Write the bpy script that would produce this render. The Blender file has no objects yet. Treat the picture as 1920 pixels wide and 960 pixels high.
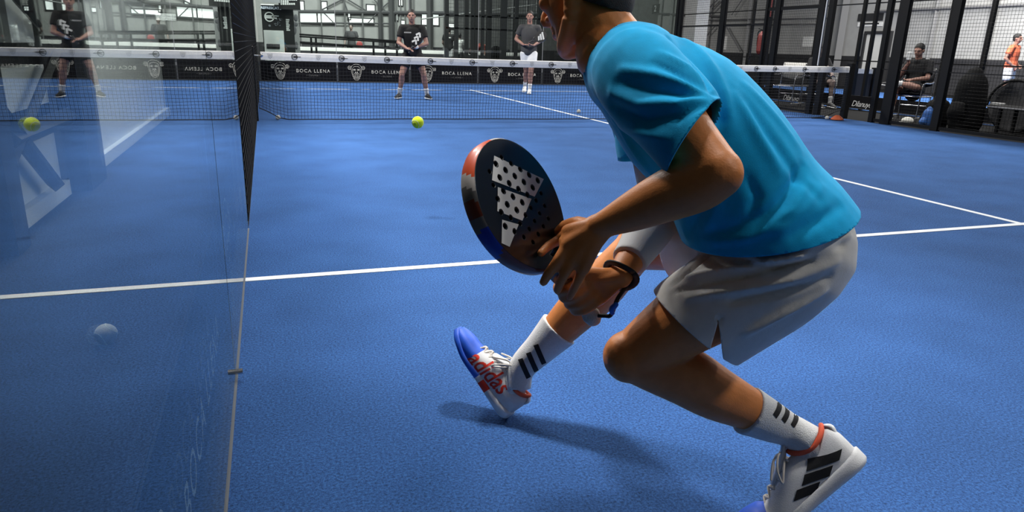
import bpy, bmesh, math, random
from mathutils import Vector as V, Matrix, Quaternion
from mathutils.bvhtree import BVHTree
random.seed(7)
C = bpy.context.scene.collection
scene = bpy.context.scene
PI = math.pi

# ------------------------------------------------------------------ camera
CAM = V((0.1567, -10.2053, 1.0596)); YAW, PIT, ROL, FPX = 0.3369, 0.2910, 0.0307, 1305.87
_fw = V((math.sin(YAW)*math.cos(PIT), math.cos(YAW)*math.cos(PIT), -math.sin(PIT)))
_r0 = V((math.cos(YAW), -math.sin(YAW), 0)); _u0 = _r0.cross(_fw)
RT = _r0*math.cos(ROL) + _u0*math.sin(ROL); UP = -_r0*math.sin(ROL) + _u0*math.cos(ROL); FW = _fw
cd = bpy.data.cameras.new('camera'); cam = bpy.data.objects.new('camera', cd); C.objects.link(cam)
cd.sensor_width = 36; cd.lens = 36*FPX/1920; cd.clip_start = .02; cd.clip_end = 200
cam.matrix_world = Matrix(((RT.x, UP.x, -FW.x, CAM.x), (RT.y, UP.y, -FW.y, CAM.y), (RT.z, UP.z, -FW.z, CAM.z), (0, 0, 0, 1)))
scene.camera = cam

def ray(x, y): return FW + RT*((x-960)/FPX) - UP*((y-480)/FPX)
def P(x, y, D): return CAM + ray(x, y)*D                       # survey point: pixel plus measured depth -> world
def atY(x, y, Y): d = ray(x, y); return CAM + d*((Y-CAM.y)/d.y)
def atX(x, y, X): d = ray(x, y); return CAM + d*((X-CAM.x)/d.x)
def atZ(x, y, Z=0): d = ray(x, y); return CAM + d*((Z-CAM.z)/d.z)
def camv(x, y, z): return RT*x + UP*y - FW*z                    # camera axes: right, up, toward viewer

# ------------------------------------------------------------------ materials
def lin(c):
    f = lambda v: v/12.92 if v <= .04045 else ((v+.055)/1.055)**2.4
    return tuple(f(v/255) for v in c) + (1,)
MATS = {}
def mat(name, rgb, rough=.6, metal=0, spec=.5, var=0, vscale=40, bump=0, bscale=200, emit=0, sheen=0, detail=4, coat=0, sss=0, rgb2=None):
    if name in MATS: return MATS[name]
    m = bpy.data.materials.new(name); m.use_nodes = True; nt = m.node_tree; N = nt.nodes; L = nt.links
    b = N['Principled BSDF']; col = lin(rgb)
    b.inputs['Base Color'].default_value = col; b.inputs['Roughness'].default_value = rough; b.inputs['Metallic'].default_value = metal
    b.inputs['Specular IOR Level'].default_value = spec
    if sheen: b.inputs['Sheen Weight'].default_value = sheen; b.inputs['Sheen Roughness'].default_value = .4
    if coat: b.inputs['Coat Weight'].default_value = coat; b.inputs['Coat Roughness'].default_value = .15
    if sss:
        b.inputs['Subsurface Weight'].default_value = sss; b.inputs['Subsurface Radius'].default_value = (.012, .004, .002); b.inputs['Subsurface Scale'].default_value = 1
    tc = N.new('ShaderNodeTexCoord')
    if var or rgb2:
        n = N.new('ShaderNodeTexNoise'); n.inputs['Scale'].default_value = vscale; n.inputs['Detail'].default_value = detail
        L.new(tc.outputs['Object'], n.inputs['Vector'])
        r = N.new('ShaderNodeValToRGB'); r.color_ramp.elements[0].position = .3; r.color_ramp.elements[1].position = .7
        c2 = lin(rgb2) if rgb2 else col
        r.color_ramp.elements[0].color = tuple(v*(1-var) for v in col[:3]) + (1,)
        r.color_ramp.elements[1].color = tuple(min(1, v*(1+var)) for v in c2[:3]) + (1,)
        L.new(n.outputs['Fac'], r.inputs['Fac']); L.new(r.outputs['Color'], b.inputs['Base Color'])
    if bump:
        n2 = N.new('ShaderNodeTexNoise'); n2.inputs['Scale'].default_value = bscale; n2.inputs['Detail'].default_value = 3
        L.new(tc.outputs['Object'], n2.inputs['Vector'])
        bp = N.new('ShaderNodeBump'); bp.inputs['Strength'].default_value = bump; bp.inputs['Distance'].default_value = .004
        L.new(n2.outputs['Fac'], bp.inputs['Height']); L.new(bp.outputs['Normal'], b.inputs['Normal'])
    if emit:
        b.inputs['Emission Color'].default_value = col; b.inputs['Emission Strength'].default_value = emit
    MATS[name] = m; return m

def glass_mat(name, tint=(225, 232, 230), f0=.04):
    m = bpy.data.materials.new(name); m.use_nodes = True; nt = m.node_tree; N = nt.nodes; L = nt.links
    N.remove(N['Principled BSDF']); out = N['Material Output']
    t = N.new('ShaderNodeBsdfTransparent'); t.inputs['Color'].default_value = lin(tint)
    g = N.new('ShaderNodeBsdfGlossy'); g.inputs['Roughness'].default_value = .004; g.inputs['Color'].default_value = (1, 1, 1, 1)
    lw = N.new('ShaderNodeLayerWeight'); lw.inputs['Blend'].default_value = .5
    pw = N.new('ShaderNodeMath'); pw.operation = 'POWER'; pw.inputs[1].default_value = 5
    L.new(lw.outputs['Facing'], pw.inputs[0])
    ma = N.new('ShaderNodeMath'); ma.operation = 'MULTIPLY_ADD'; ma.inputs[1].default_value = 1-f0; ma.inputs[2].default_value = f0
    L.new(pw.outputs[0], ma.inputs[0])
    mx = N.new('ShaderNodeMixShader'); L.new(ma.outputs[0], mx.inputs[0]); L.new(t.outputs[0], mx.inputs[1]); L.new(g.outputs[0], mx.inputs[2])
    L.new(mx.outputs[0], out.inputs['Surface']); return m

# ------------------------------------------------------------------ objects
def obj(name, bm_or_mesh, m=None, parent=None, smooth=False):
    if isinstance(bm_or_mesh, bmesh.types.BMesh):
        me = bpy.data.meshes.new(name); bm_or_mesh.to_mesh(me); bm_or_mesh.free()
    else:
        me = bm_or_mesh; me.name = name
    o = bpy.data.objects.new(name, me); C.objects.link(o)
    if m is not None:
        ms = m if isinstance(m, (list, tuple)) else [m]
        if len(me.materials): me.materials.clear()
        for k in ms: me.materials.append(k)
    if parent is not None:
        o.parent = parent
        o.matrix_parent_inverse = parent.matrix_world.inverted() if parent.get('_world') else Matrix.Identity(4)
    if smooth:
        for p in me.polygons: p.use_smooth = True
    return o
def tag(o, label=None, cat=None, group=None, kind=None):
    if label: o['label'] = label
    if cat: o['category'] = cat
    if group: o['group'] = group
    if kind: o['kind'] = kind
    return o
def thing(name, label, cat, loc=(0, 0, 0), rz=0, group=None):
    o = bpy.data.objects.new(name, None); C.objects.link(o); o.empty_display_size = .1
    o.location = loc; o.rotation_euler = (0, 0, rz)
    return tag(o, label, cat, group)
def wthing(name, label, cat, loc, group=None):
    """thing whose parts are modelled in world coordinates"""
    o = thing(name, label, cat, loc, 0, group); o.matrix_world = Matrix.Translation(V(loc)); o['_world'] = 1
    return o
def struct(o): o['kind'] = 'structure'; return o
def copy_tree(o, parent=None):
    c = o.copy(); C.objects.link(c)
    if parent is not None:
        c.parent = parent; c.matrix_parent_inverse = o.matrix_parent_inverse.copy()
    for ch in list(o.children): copy_tree(ch, c)
    return c

def box(bm, lo, hi, bev=0):
    lo, hi = V(lo), V(hi)
    vs = [bm.verts.new((x, y, z)) for x in (lo.x, hi.x) for y in (lo.y, hi.y) for z in (lo.z, hi.z)]
    fs = []
    for f in ((0, 1, 3, 2), (4, 6, 7, 5), (0, 4, 5, 1), (2, 3, 7, 6), (0, 2, 6, 4), (1, 5, 7, 3)):
        fs.append(bm.faces.new([vs[i] for i in f]))
    if bev:
        es = list({e for f in fs for e in f.edges})
        bmesh.ops.bevel(bm, geom=es, offset=bev, segments=2, affect='EDGES', profile=.5)
def bxo(name, lo, hi, m, parent=None, bev=0):
    bm = bmesh.new(); box(bm, lo, hi, bev); return obj(name, bm, m, parent)

def frame_of(t, ref):
    t = t.normalized(); s = ref - t*ref.dot(t)
    if s.length < 1e-5: s = t.orthogonal()
    s.normalize(); return s, t.cross(s)
def catmull(pts, n):
    out = []; k = len(pts)
    for i in range(k-1):
        p0 = pts[max(i-1, 0)]; p1 = pts[i]; p2 = pts[i+1]; p3 = pts[min(i+2, k-1)]
        for j in range(n):
            t = j/n
            out.append(0.5*((2*p1) + (p2-p0)*t + (2*p0-5*p1+4*p2-p3)*t*t + (3*p1-p0-3*p2+p3)*t**3))
    out.append(pts[-1]); return out
def tube(bm, pts, rad, ref=(0, 0, 1), seg=16, sub=4, round_caps=True, sq=1.0):
    """Closed loft along pts. rad items are r or (a, b): a across ref, b along ref. Returns nothing."""
    ref = V(ref); pts = [V(p) for p in pts]
    rr = [V((r, r, 0)) if not isinstance(r, (tuple, list)) else V((r[0], r[1], 0)) for r in rad]
    if len(pts) > 2 and sub > 1: pp = catmull(pts, sub); rp = catmull(rr, sub)
    elif sub > 1: pp = [pts[0].lerp(pts[1], i/sub) for i in range(sub+1)]; rp = [rr[0].lerp(rr[1], i/sub) for i in range(sub+1)]
    else: pp, rp = pts, rr
    n = len(pp); rings = []
    tang = [(pp[min(i+1, n-1)]-pp[max(i-1, 0)]) for i in range(n)]
    def ring(c, t, a, b):
        s, q = frame_of(t, ref)          # s along ref, q across
        vs = []
        for k in range(seg):
            th = 2*PI*k/seg; cx, cy = math.cos(th), math.sin(th)
            if sq != 1: cx = math.copysign(abs(cx)**sq, cx); cy = math.copysign(abs(cy)**sq, cy)
            vs.append(bm.verts.new(c + q*(a*cx) + s*(b*cy)))
        return vs
    if round_caps:
        t = tang[0].normalized(); r = rp[0]; m = min(abs(r.x), abs(r.y))
        for a in (80, 55, 28):
            al = math.radians(a); rings.append(ring(pp[0]-t*(m*math.sin(al)), t, r.x*math.cos(al), r.y*math.cos(al)))
    for i in range(n): rings.append(ring(pp[i], tang[i], rp[i].x, rp[i].y))
    if round_caps:
        t = tang[-1].normalized(); r = rp[-1]; m = min(abs(r.x), abs(r.y))
        for a in (28, 55, 80):
            al = math.radians(a); rings.append(ring(pp[-1]+t*(m*math.sin(al)), t, r.x*math.cos(al), r.y*math.cos(al)))
    for a, b in zip(rings, rings[1:]):
        for k in range(seg): bm.faces.new((a[k], a[(k+1) % seg], b[(k+1) % seg], b[k]))
    bm.faces.new(rings[0][::-1]); bm.faces.new(rings[-1])
def ell(bm, c, r, ax=None, seg=18):
    """ellipsoid: r=(rx,ry,rz) along axes ax=(X,Y,Z vectors)"""
    M = Matrix.Identity(3)
    if ax: M = Matrix((V(ax[0]).normalized(), V(ax[1]).normalized(), V(ax[2]).normalized())).transposed()
    m4 = Matrix.Translation(V(c)) @ M.to_4x4() @ Matrix.Diagonal((r[0], r[1], r[2], 1))
    bmesh.ops.create_uvsphere(bm, u_segments=seg, v_segments=seg//2+2, radius=1, matrix=m4)
def rod(bm, a, b, r, seg=6):
    tube(bm, [a, b], [r, r], ref=(.3, .5, .8), seg=seg, sub=1, round_caps=False)
def fuse(bm, voxel, smooth=6, factor=.5):
    """one continuous skin from overlapping lofts"""
    me = bpy.data.meshes.new('tmp'); bm.to_mesh(me); bm.free()
    o = bpy.data.objects.new('tmp', me); C.objects.link(o)
    r = o.modifiers.new('r', 'REMESH'); r.mode = 'VOXEL'; r.voxel_size = voxel; r.adaptivity = 0
    if smooth:
        s = o.modifiers.new('s', 'SMOOTH'); s.factor = factor; s.iterations = smooth
    dg = bpy.context.evaluated_depsgraph_get(); dg.update()
    out = bpy.data.meshes.new_from_object(o.evaluated_get(dg))
    bpy.data.objects.remove(o); bpy.data.meshes.remove(me)
    for p in out.polygons: p.use_smooth = True
    return out
def solid(me, thick, offset=-1):
    o = bpy.data.objects.new('tmp', me); C.objects.link(o)
    s = o.modifiers.new('s', 'SOLIDIFY'); s.thickness = thick; s.offset = offset
    dg = bpy.context.evaluated_depsgraph_get(); dg.update()
    out = bpy.data.meshes.new_from_object(o.evaluated_get(dg)); bpy.data.objects.remove(o)
    for p in out.polygons: p.use_smooth = True
    return out
def cut(me, co, no, near=None, rad=1e9):
    """remove the part of mesh beyond plane (co, no), only faces within rad of near"""
    bm = bmesh.new(); bm.from_mesh(me); near = V(near) if near is not None else V(co)
    fs = [f for f in bm.faces if (f.calc_center_median()-near).length < rad]
    g = list({v for f in fs for v in f.verts}) + list({e for f in fs for e in f.edges}) + fs
    bmesh.ops.bisect_plane(bm, geom=g, plane_co=V(co), plane_no=V(no), clear_outer=True)
    bm.to_mesh(me); bm.free(); me.update(); return me
def text_mesh(s, size=1, space=1.0, align='CENTER', extrude=0, bold=0):
    cu = bpy.data.curves.new('t', 'FONT'); cu.body = s; cu.size = size; cu.align_x = align; cu.align_y = 'CENTER'; cu.space_character = space; cu.extrude = extrude; cu.resolution_u = 3; cu.offset = bold
    o = bpy.data.objects.new('t', cu); C.objects.link(o)
    dg = bpy.context.evaluated_depsgraph_get(); dg.update()
    me = bpy.data.meshes.new_from_object(o.evaluated_get(dg)); bpy.data.objects.remove(o); bpy.data.curves.remove(cu)
    return me
def flat_mesh(me, o, u, v, off=0):
    """place a 2-D mesh (xy) on a plane: origin o, axes u, v"""
    o, u, v = V(o), V(u), V(v); n = u.cross(v).normalized()
    for w in me.vertices: w.co = o + u*w.co.x + v*w.co.y + n*(w.co.z+off)
    return me
def strokes(lines, w):
    """2-D line drawing as flat ribbons; lines = list of point lists (closed if first==last)"""
    bm = bmesh.new()
    for pl in lines:
        pl = [V((p[0], p[1], 0)) for p in pl]; closed = (pl[0]-pl[-1]).length < 1e-6 and len(pl) > 2
        n = len(pl); L = []
        for i in range(n):
            if closed: a = pl[i-1] if i > 0 else pl[-2]; b = pl[i+1] if i < n-1 else pl[1]
            else: a = pl[max(i-1, 0)]; b = pl[min(i+1, n-1)]
            t = (b-a).normalized(); q = V((-t.y, t.x, 0))*(w/2); L.append((bm.verts.new(pl[i]+q), bm.verts.new(pl[i]-q)))
        for a, b in zip(L, L[1:]): bm.faces.new((a[0], a[1], b[1], b[0]))
    me = bpy.data.meshes.new('s'); bm.to_mesh(me); bm.free(); return me
def circ(cx, cy, rx, ry=None, a0=0, a1=360, n=24):
    ry = ry or rx
    return [(cx+rx*math.cos(math.radians(a0+(a1-a0)*i/n)), cy+ry*math.sin(math.radians(a0+(a1-a0)*i/n))) for i in range(n+1)]
def poly(bm, pts, o=None, u=None, v=None):
    if o is None: return bm.faces.new([bm.verts.new(V((p[0], p[1], 0))) for p in pts])
    return bm.faces.new([bm.verts.new(V(o)+V(u)*p[0]+V(v)*p[1]) for p in pts])
def bvh_of(me):
    return BVHTree.FromPolygons([v.co.copy() for v in me.vertices], [tuple(p.vertices) for p in me.polygons])
def drape(me, bvh, o, u, v, n, off=.0012, maxe=.006, rounds=5):
    """project a 2-D mesh (xy) along -n on to a surface"""
    bm = bmesh.new(); bm.from_mesh(me); o, u, v, n = V(o), V(u), V(v), V(n).normalized()
    for w in bm.verts: w.co = o + u*w.co.x + v*w.co.y
    bmesh.ops.triangulate(bm, faces=bm.faces)
    for _ in range(rounds):
        es = [e for e in bm.edges if e.calc_length() > maxe]
        if not es: break
        bmesh.ops.subdivide_edges(bm, edges=es, cuts=1); bmesh.ops.triangulate(bm, faces=[f for f in bm.faces if len(f.verts) > 3])
    dead = []
    for w in bm.verts:
        h, hn, i, d = bvh.ray_cast(w.co + n*.15, -n, .3)
        if h is None: dead.append(w); continue
        if hn.dot(n) < 0: hn = -hn
        w.co = h + hn*off
    bmesh.ops.delete(bm, geom=dead, context='VERTS')
    bmesh.ops.recalc_face_normals(bm, faces=bm.faces)
    out = bpy.data.meshes.new('d'); bm.to_mesh(out); bm.free()
    return out
def grid2(w, h, nx, ny, skew=0):
    bm = bmesh.new(); vs = [[bm.verts.new((w*(i/nx-.5)+skew*(j/ny-.5), h*(j/ny-.5), 0)) for j in range(ny+1)] for i in range(nx+1)]
    for i in range(nx):
        for j in range(ny): bm.faces.new((vs[i][j], vs[i+1][j], vs[i+1][j+1], vs[i][j+1]))
    me = bpy.data.meshes.new('g'); bm.to_mesh(me); bm.free(); return me
def ridge(me, lines, bvh_cam=None):
    """raise / sink folds: lines = (list of world points, half width, height)"""
    me.update(); nr = [v.normal.copy() for v in me.vertices]
    dsp = [0.0]*len(me.vertices)
    for pts, w, h in lines:
        pts = [V(p) for p in pts]
        n = len(pts)
        for i, v in enumerate(me.vertices):
            co = v.co; best = 1e9; bt = 0
            for k in range(n-1):
                a = pts[k]; d = pts[k+1]-a; l2 = d.length_squared
                t = max(0, min(1, (co-a).dot(d)/l2)) if l2 > 0 else 0
                q = (co-(a+d*t)).length_squared
                if q < best: best = q; bt = (k+t)/(n-1)
            if best < 9*w*w:
                dsp[i] += h*math.exp(-best/(w*w))*math.sin(PI*min(max(bt*.86+.07, 0), 1))**.6
    for i, v in enumerate(me.vertices):
        if dsp[i]: v.co = v.co + nr[i]*dsp[i]
    me.update()
# ------------------------------------------------------------------ palette
turf = mat('turf', (56, 93, 148), .95, spec=.08, var=.75, vscale=130, bump=.9, bscale=260, detail=9, sheen=.04)
def turf_setup():
    nt = turf.node_tree; N = nt.nodes; L = nt.links; b = N['Principled BSDF']
    ramp = [n for n in N if n.type == 'VALTORGB'][0]
    tc = [n for n in N if n.type == 'TEX_COORD'][0]
    for n in N:
        if n.type == 'TEX_NOISE': n.inputs['Roughness'].default_value = .82
    ramp.color_ramp.elements[0].position = .36; ramp.color_ramp.elements[1].position = .64
    big = N.new('ShaderNodeTexNoise'); big.inputs['Scale'].default_value = 2.2; big.inputs['Detail'].default_value = 5
    L.new(tc.outputs['Object'], big.inputs['Vector'])
    mr = N.new('ShaderNodeMapRange'); mr.inputs[1].default_value = .3; mr.inputs[2].default_value = .7; mr.inputs[3].default_value = .86; mr.inputs[4].default_value = 1.12
    L.new(big.outputs['Fac'], mr.inputs[0])
    mx = N.new('ShaderNodeMix'); mx.data_type = 'RGBA'; mx.blend_type = 'MULTIPLY'; mx.inputs[0].default_value = 1
    L.new(ramp.outputs['Color'], mx.inputs[6]); L.new(mr.outputs[0], mx.inputs[7]); L.new(mx.outputs[2], b.inputs['Base Color'])
turf_setup()
linew = mat('line_white', (232, 236, 240), .9, spec=.1, var=.12, vscale=300)
concrete = mat('dark_concrete', (15, 15, 16), .85, spec=.15, var=.2, vscale=6)
black_steel = mat('black_steel', (14, 14, 15), .5, spec=.25)
wire_black = mat('wire_black', (9, 9, 10), .6, spec=.15)
net_black = mat('net_black', (14, 15, 20), .8)
tape_white = mat('tape_white', (236, 234, 230), .75, var=.05, vscale=30)
ban_black = mat('banner_black', (10, 10, 14), .7, spec=.12)
ban_ink = mat('banner_ink', (206, 202, 190), .7)
ban_dim = mat('banner_dim_ink', (112, 110, 106), .7)
logo_black = mat('logo_black', (28, 28, 32), .8)
logo_grey = mat('logo_grey', (140, 140, 140), .8)
chrome = mat('steel', (190, 190, 192), .25, metal=1)
pale = mat('pale_wall', (158, 158, 156), .8, var=.06, vscale=3)
pale2 = mat('pale_panel', (200, 200, 196), .8, var=.05, vscale=2)
greyw = mat('grey_cladding', (86, 86, 86), .75, var=.15, vscale=5)
darkw = mat('dark_wainscot', (36, 36, 39), .8, var=.12, vscale=8)
lit = mat('lit_window', (250, 250, 248), .6, emit=1.6)
white = mat('white_plain', (225, 225, 222), .6)
mid = mat('mid_grey', (120, 120, 120), .7)
dark = mat('dark_grey', (38, 38, 40), .7)
red_dark = mat('dull_red', (120, 44, 40), .5)
blackm = mat('flat_black', (9, 9, 10), .7)
glass = glass_mat('court_glass')

# ------------------------------------------------------------------ floors
fl = bxo('floor', (0, -12, -.06), (10, 10, 0), turf); struct(fl)
def line(name, lo, hi): bxo(name, (*lo, .0005), (*hi, .003), linew, fl)
line('service_line', (0, -6.975), (10, -6.925)); line('service_line', (0, 6.925), (10, 6.975))
line('center_line', (4.975, -7.15), (5.025, -6.975)); line('center_line', (4.975, -6.925), (5.025, 6.925)); line('center_line', (4.975, 6.975), (5.025, 7.15))
fh = bxo('floor_hall', (-14, -14, -.07), (32, 30, -.008), concrete); struct(fh)
fn = bxo('floor_neighbour_court', (12.06, -10, -.05), (19.2, 12, .0), turf); struct(fn)

# ------------------------------------------------------------------ glass walls
wl = bpy.data.objects.new('wall_left', None); C.objects.link(wl); struct(wl)
for y0, y1 in ((-10.4, -8.01), (-7.99, -6.0)): bxo('glass_pane', (-.012, y0, .0), (0, y1, 3.0), glass, wl)
wl2 = bpy.data.objects.new('wall_left_far', None); C.objects.link(wl2); struct(wl2)
for y0, y1 in ((6.0, 7.99), (8.01, 9.97)): bxo('glass_pane', (-.012, y0, .0), (0, y1, 3.0), glass, wl2)
bxo('bottom_seal', (-.014, -10.4, 0), (.004, -6, .006), mat('seal', (96, 100, 106), .6), wl)
bm = bmesh.new()
rod(bm, V((-.012, -8.0, .035)), V((.022, -8.0, .035)), .009, 10); obj('glass_clamp_bolt', bm, chrome, wl)
wf = bpy.data.objects.new('wall_far', None); C.objects.link(wf); struct(wf)
for i in range(5):
    bxo('glass_pane', (i*2+.006, 10.0, .0), (i*2+1.994, 10.012, 3.0), glass, wf)
for i in range(1, 5):
    bm = bmesh.new(); box(bm, (i*2-.1, 9.985, .36), (i*2+.1, 9.999, .45), .006); obj('glass_clip', bm, mat('clip_grey', (150, 150, 148), .5), wf)
    bxo('pane_seam', (i*2-.006, 10.0, 0), (i*2+.006, 10.012, 3.0), mat('seam_pale', (150, 150, 150), .4), wf)
wr = bpy.data.objects.new('wall_right', None); C.objects.link(wr); struct(wr)
for y0, y1 in ((6.0, 7.99), (8.01, 10.0)): bxo('glass_pane', (10.0, y0, .0), (10.012, y1, 3.0), glass, wr)

# ------------------------------------------------------------------ banners with a line-drawn ape head and lettering
def ape_head(s):
    L = []
    head = [(0, .5), (.14, .48), (.25, .42), (.32, .31), (.33, .18), (.30, .02), (.26, -.16), (.2, -.36), (.11, -.47), (0, -.5)]
    L.append(head); L.append([(-x, y) for x, y in head])
    inner = [(0, .36), (.1, .35), (.19, .31), (.245, .22), (.24, .06), (.2, -.1), (.19, -.28), (.12, -.4), (0, -.43)]
    L.append(inner); L.append([(-x, y) for x, y in inner])
    for sx in (-1, 1):
        L.append(circ(sx*.43, .27, .1, .11)); L.append(circ(sx*.43, .26, .045, .05, n=12))
        L.append(circ(sx*.12, .15, .07, .035, n=14)); L.append(circ(sx*.12, .15, .02, .02, n=8))
        L.append([(sx*.06, .06), (sx*.07, -.02), (sx*.14, -.12)])
    L.append(circ(0, -.04, .06, .03, n=14)); L.append(circ(0, -.25, .12, .13)); L.append(circ(0, -.25, .055, .07, n=14))
    return strokes([[(x*s, y*s) for x, y in l] for l in L], .021*s)
def banner(name, label, o, u, w, h, group, head_x=.5, text_x=1.35, ink=ban_ink):
    """o: lower left corner on the face, u: reading direction"""
    o, u = V(o), V(u); v = V((0, 0, 1)); n = u.cross(v)
    t = wthing(name, label, 'banner', o+u*(w/2), group)
    bm = bmesh.new(); a = o - n*.006; vs = []
    for dn in (0, .006):
        for (p, q) in ((0, 0), (w, 0), (w, h), (0, h)): vs.append(bm.verts.new(a+u*p+v*q+n*dn))
    bm.faces.new(vs[:4][::-1]); bm.faces.new(vs[4:])
    for i in range(4): bm.faces.new((vs[i], vs[(i+1) % 4], vs[4+(i+1) % 4], vs[4+i]))
    cl = obj('cloth', bm, ban_black, t)
    bm = bmesh.new()
    for (p, q, r, s) in ((0, h-.012, w, h), (0, 0, w, .012), (0, 0, .012, h), (w-.012, 0, w, h)):
        poly(bm, [(p, q), (r, q), (r, s), (p, s)], o+n*.0015, u, v)
    obj('hem', bm, mat('hem', (70, 70, 70), .8), t)
    obj('emblem', flat_mesh(ape_head(h*.83), o+u*head_x+v*(h*.5), u, v, .002), ink, t)
    obj('lettering', flat_mesh(text_mesh('BOCA LLENA', .125, 1.25), o+u*text_x+v*(h*.52), u, v, .002), ink, t)
    obj('small_lettering', flat_mesh(text_mesh('• CUISINE •', .06, 1.2), o+u*text_x+v*(h*.30), u, v, .002), ban_dim, t)
    return t
FB = ['at the far left corner of the court', 'behind the player in the black shirt', 'between the two far players', 'behind the player in white shorts', 'at the far right end of the back wall']
for i in range(5):
    banner('banner', 'black banner with white ape head ' + FB[i], (i*2+.015, 9.97, .015), (1, 0, 0), 1.97, .52, 'banners along the back glass wall')
banner('banner', 'black banner on the side glass, nearer to the net', (-.022, -8.0, .0), (0, 1, 0), 1.98, .54, 'banners along the side glass')
banner('banner', 'black banner on the side glass, the one closest to the camera', (-.022, -10.0, .0), (0, 1, 0), 1.98, .54, 'banners along the side glass')

# ------------------------------------------------------------------ welded mesh fences
def mesh_panel(X, y0, y1, z0, z1, pitch=.05, r=.0022, parent=None):
    bm = bmesh.new()
    def bar(a, b):
        d = (b-a).normalized(); s = V((1, 0, 0)); q = d.cross(s)
        A = [bm.verts.new(a+k) for k in (s*r, q*r, -s*r, -q*r)]; B = [bm.verts.new(b+k) for k in (s*r, q*r, -s*r, -q*r)]
        for i in range(4): bm.faces.new((A[i], A[(i+1) % 4], B[(i+1) % 4], B[i]))
    n = int(round((y1-y0)/pitch))
    for i in range(n+1): y = y0+(y1-y0)*i/n; bar(V((X, y, z0)), V((X, y, z1)))
    n = int(round((z1-z0)/pitch))
    for i in range(n+1): z = z0+(z1-z0)*i/n; bar(V((X+r, y0, z)), V((X+r, y1, z)))
    return obj('mesh_panel', bm, wire_black, parent)
def post(X, y, w, d, parent, h=3.4, name='post'): return bxo(name, (X-d/2, y-w/2, 0), (X+d/2, y+w/2, h), black_steel, parent, .004)
FZ = 3.2
t = wthing('mesh_fence', 'black welded mesh fence along the left side, seen edge-on beside the glass', 'fence', (0, -3, 0))
mesh_panel(0, -5.96, -4.02, .04, FZ, parent=t); mesh_panel(0, -3.98, -2.02, .04, FZ, parent=t); mesh_panel(0, -1.98, -.06, .04, FZ, parent=t)
for y in (-5.99, -4, -2): post(-.035, y, .06, .05, t)
for z in (.02, 1.6): bxo('rail', (-.05, -6, z-.015), (-.02, -.05, z+.015), black_steel, t)
t = wthing('mesh_fence', 'black mesh fence on the left beyond the net, mostly hidden edge-on', 'fence', (0, 3, 0))
mesh_panel(0, .06, 1.98, .04, FZ, parent=t); mesh_panel(0, 2.02, 3.98, .04, FZ, parent=t); mesh_panel(0, 4.02, 5.96, .04, FZ, parent=t)
for y in (2, 4, 6): post(-.035, y, .06, .05, t)
t = wthing('mesh_fence', 'black mesh fence with posts and gate frame on the right side beyond the net', 'fence', (10, 3.4, 0))
for y0, y1 in ((.95, 2.1), (2.5, 3.94), (4.02, 5.76)): mesh_panel(10, y0, y1, .04, FZ, parent=t)
mesh_panel(10, 2.14, 2.46, .04, FZ, parent=t)
for y, w in ((atX(1554, 60, 10).y, .12), (atX(1538, 60, 10).y, .12), (2.12, .14), (2.46, .06), (3.98, .16), (5.74, .1), (5.9, .1)): post(10, y, w, .08, t)
bxo('white_strip', (9.95, atX(1546, 60, 10).y-.012, .9), (9.97, atX(1546, 60, 10).y+.012, 3.4), white, t)
bxo('rail', (9.98, .9, 1.93), (10.02, 2.5, 1.99), black_steel, t); bxo('rail', (9.985, 2.5, 1.66), (10.015, 5.9, 1.69), black_steel, t); bxo('rail', (9.985, .9, .02), (10.015, 5.9, .06), black_steel, t)
t = wthing('mesh_fence', 'black mesh fence with thick posts on the right side, nearest the seated spectator', 'fence', (10, -3.4, 0))
for y0, y1 in ((-1.86, -.92), (-3.95, -1.96), (-5.95, -4.02)): mesh_panel(10, y0, y1, .04, FZ, parent=t)
for y, w in ((-.66, .09), (-.96, .19), (-1.92, .13), (-4, .1), (-6, .1)): post(10, y, w, .08, t)
bxo('rail', (9.985, -6, 2.03), (10.015, -.7, 2.07), black_steel, t); bxo('rail', (9.985, -6, .02), (10.015, -.7, .07), black_steel, t); bxo('rail', (9.99, -6, .88), (10.01, -.7, .895), black_steel, t)

# ------------------------------------------------------------------ net
t = wthing('padel_net', 'black court net with white printed top tape across the blue court', 'net', (5, 0, 0))
def netb(x):
    return .018 + .16*math.exp(-((x-.05)/.17)**2) + .13*math.exp(-((x-9.95)/.25)**2)
def nety(x, z): return .05*math.sin(x*.9)*(1-z/.9) + .05*math.exp(-((z-.1)/.14)**2)*math.sin(x*2.3)**2 - .03
def nett(x): return .905-.03*math.sin(PI*x/10)
bm = bmesh.new()
def thr(p, q, r):
    d = (q-p).normalized(); s = V((0, 1, 0)); u = d.cross(s).normalized()
    A = [bm.verts.new(p+k) for k in (s*r, u*r, -s*r, -u*r)]; B = [bm.verts.new(q+k) for k in (s*r, u*r, -s*r, -u*r)]
    for i in range(4): bm.faces.new((A[i], A[(i+1) % 4], B[(i+1) % 4], B[i]))
def npt(x, f): z = netb(x)+(nett(x)-.09-netb(x))*f; return V((x, nety(x, z), z))
NX, NZ = 220, 17
for i in range(NX+1):
    x = .04+9.92*i/NX
    for k in range(5): thr(npt(x, k/5), npt(x+.004*math.sin(i*1.7), (k+1)/5) if k < 4 else npt(x, 1), .0022)
for j in range(NZ+1):
    for i in range(55):
        wob = .006*math.sin(i*1.3+j*.8)
        thr(npt(.04+9.92*i/55, min(1, max(0, j/NZ+wob*(0 < j < NZ)))), npt(.04+9.92*(i+1)/55, min(1, max(0, j/NZ+.006*math.sin((i+1)*1.3+j*.8)*(0 < j < NZ)))), .0022)
obj('netting', bm, net_black, t)
bm = bmesh.new(); tube(bm, [npt(.04+9.92*i/80, 0)+V((0, 0, -.004)) for i in range(81)], [.007]*81, seg=6, sub=1); obj('bottom_cord', bm, net_black, t)
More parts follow.
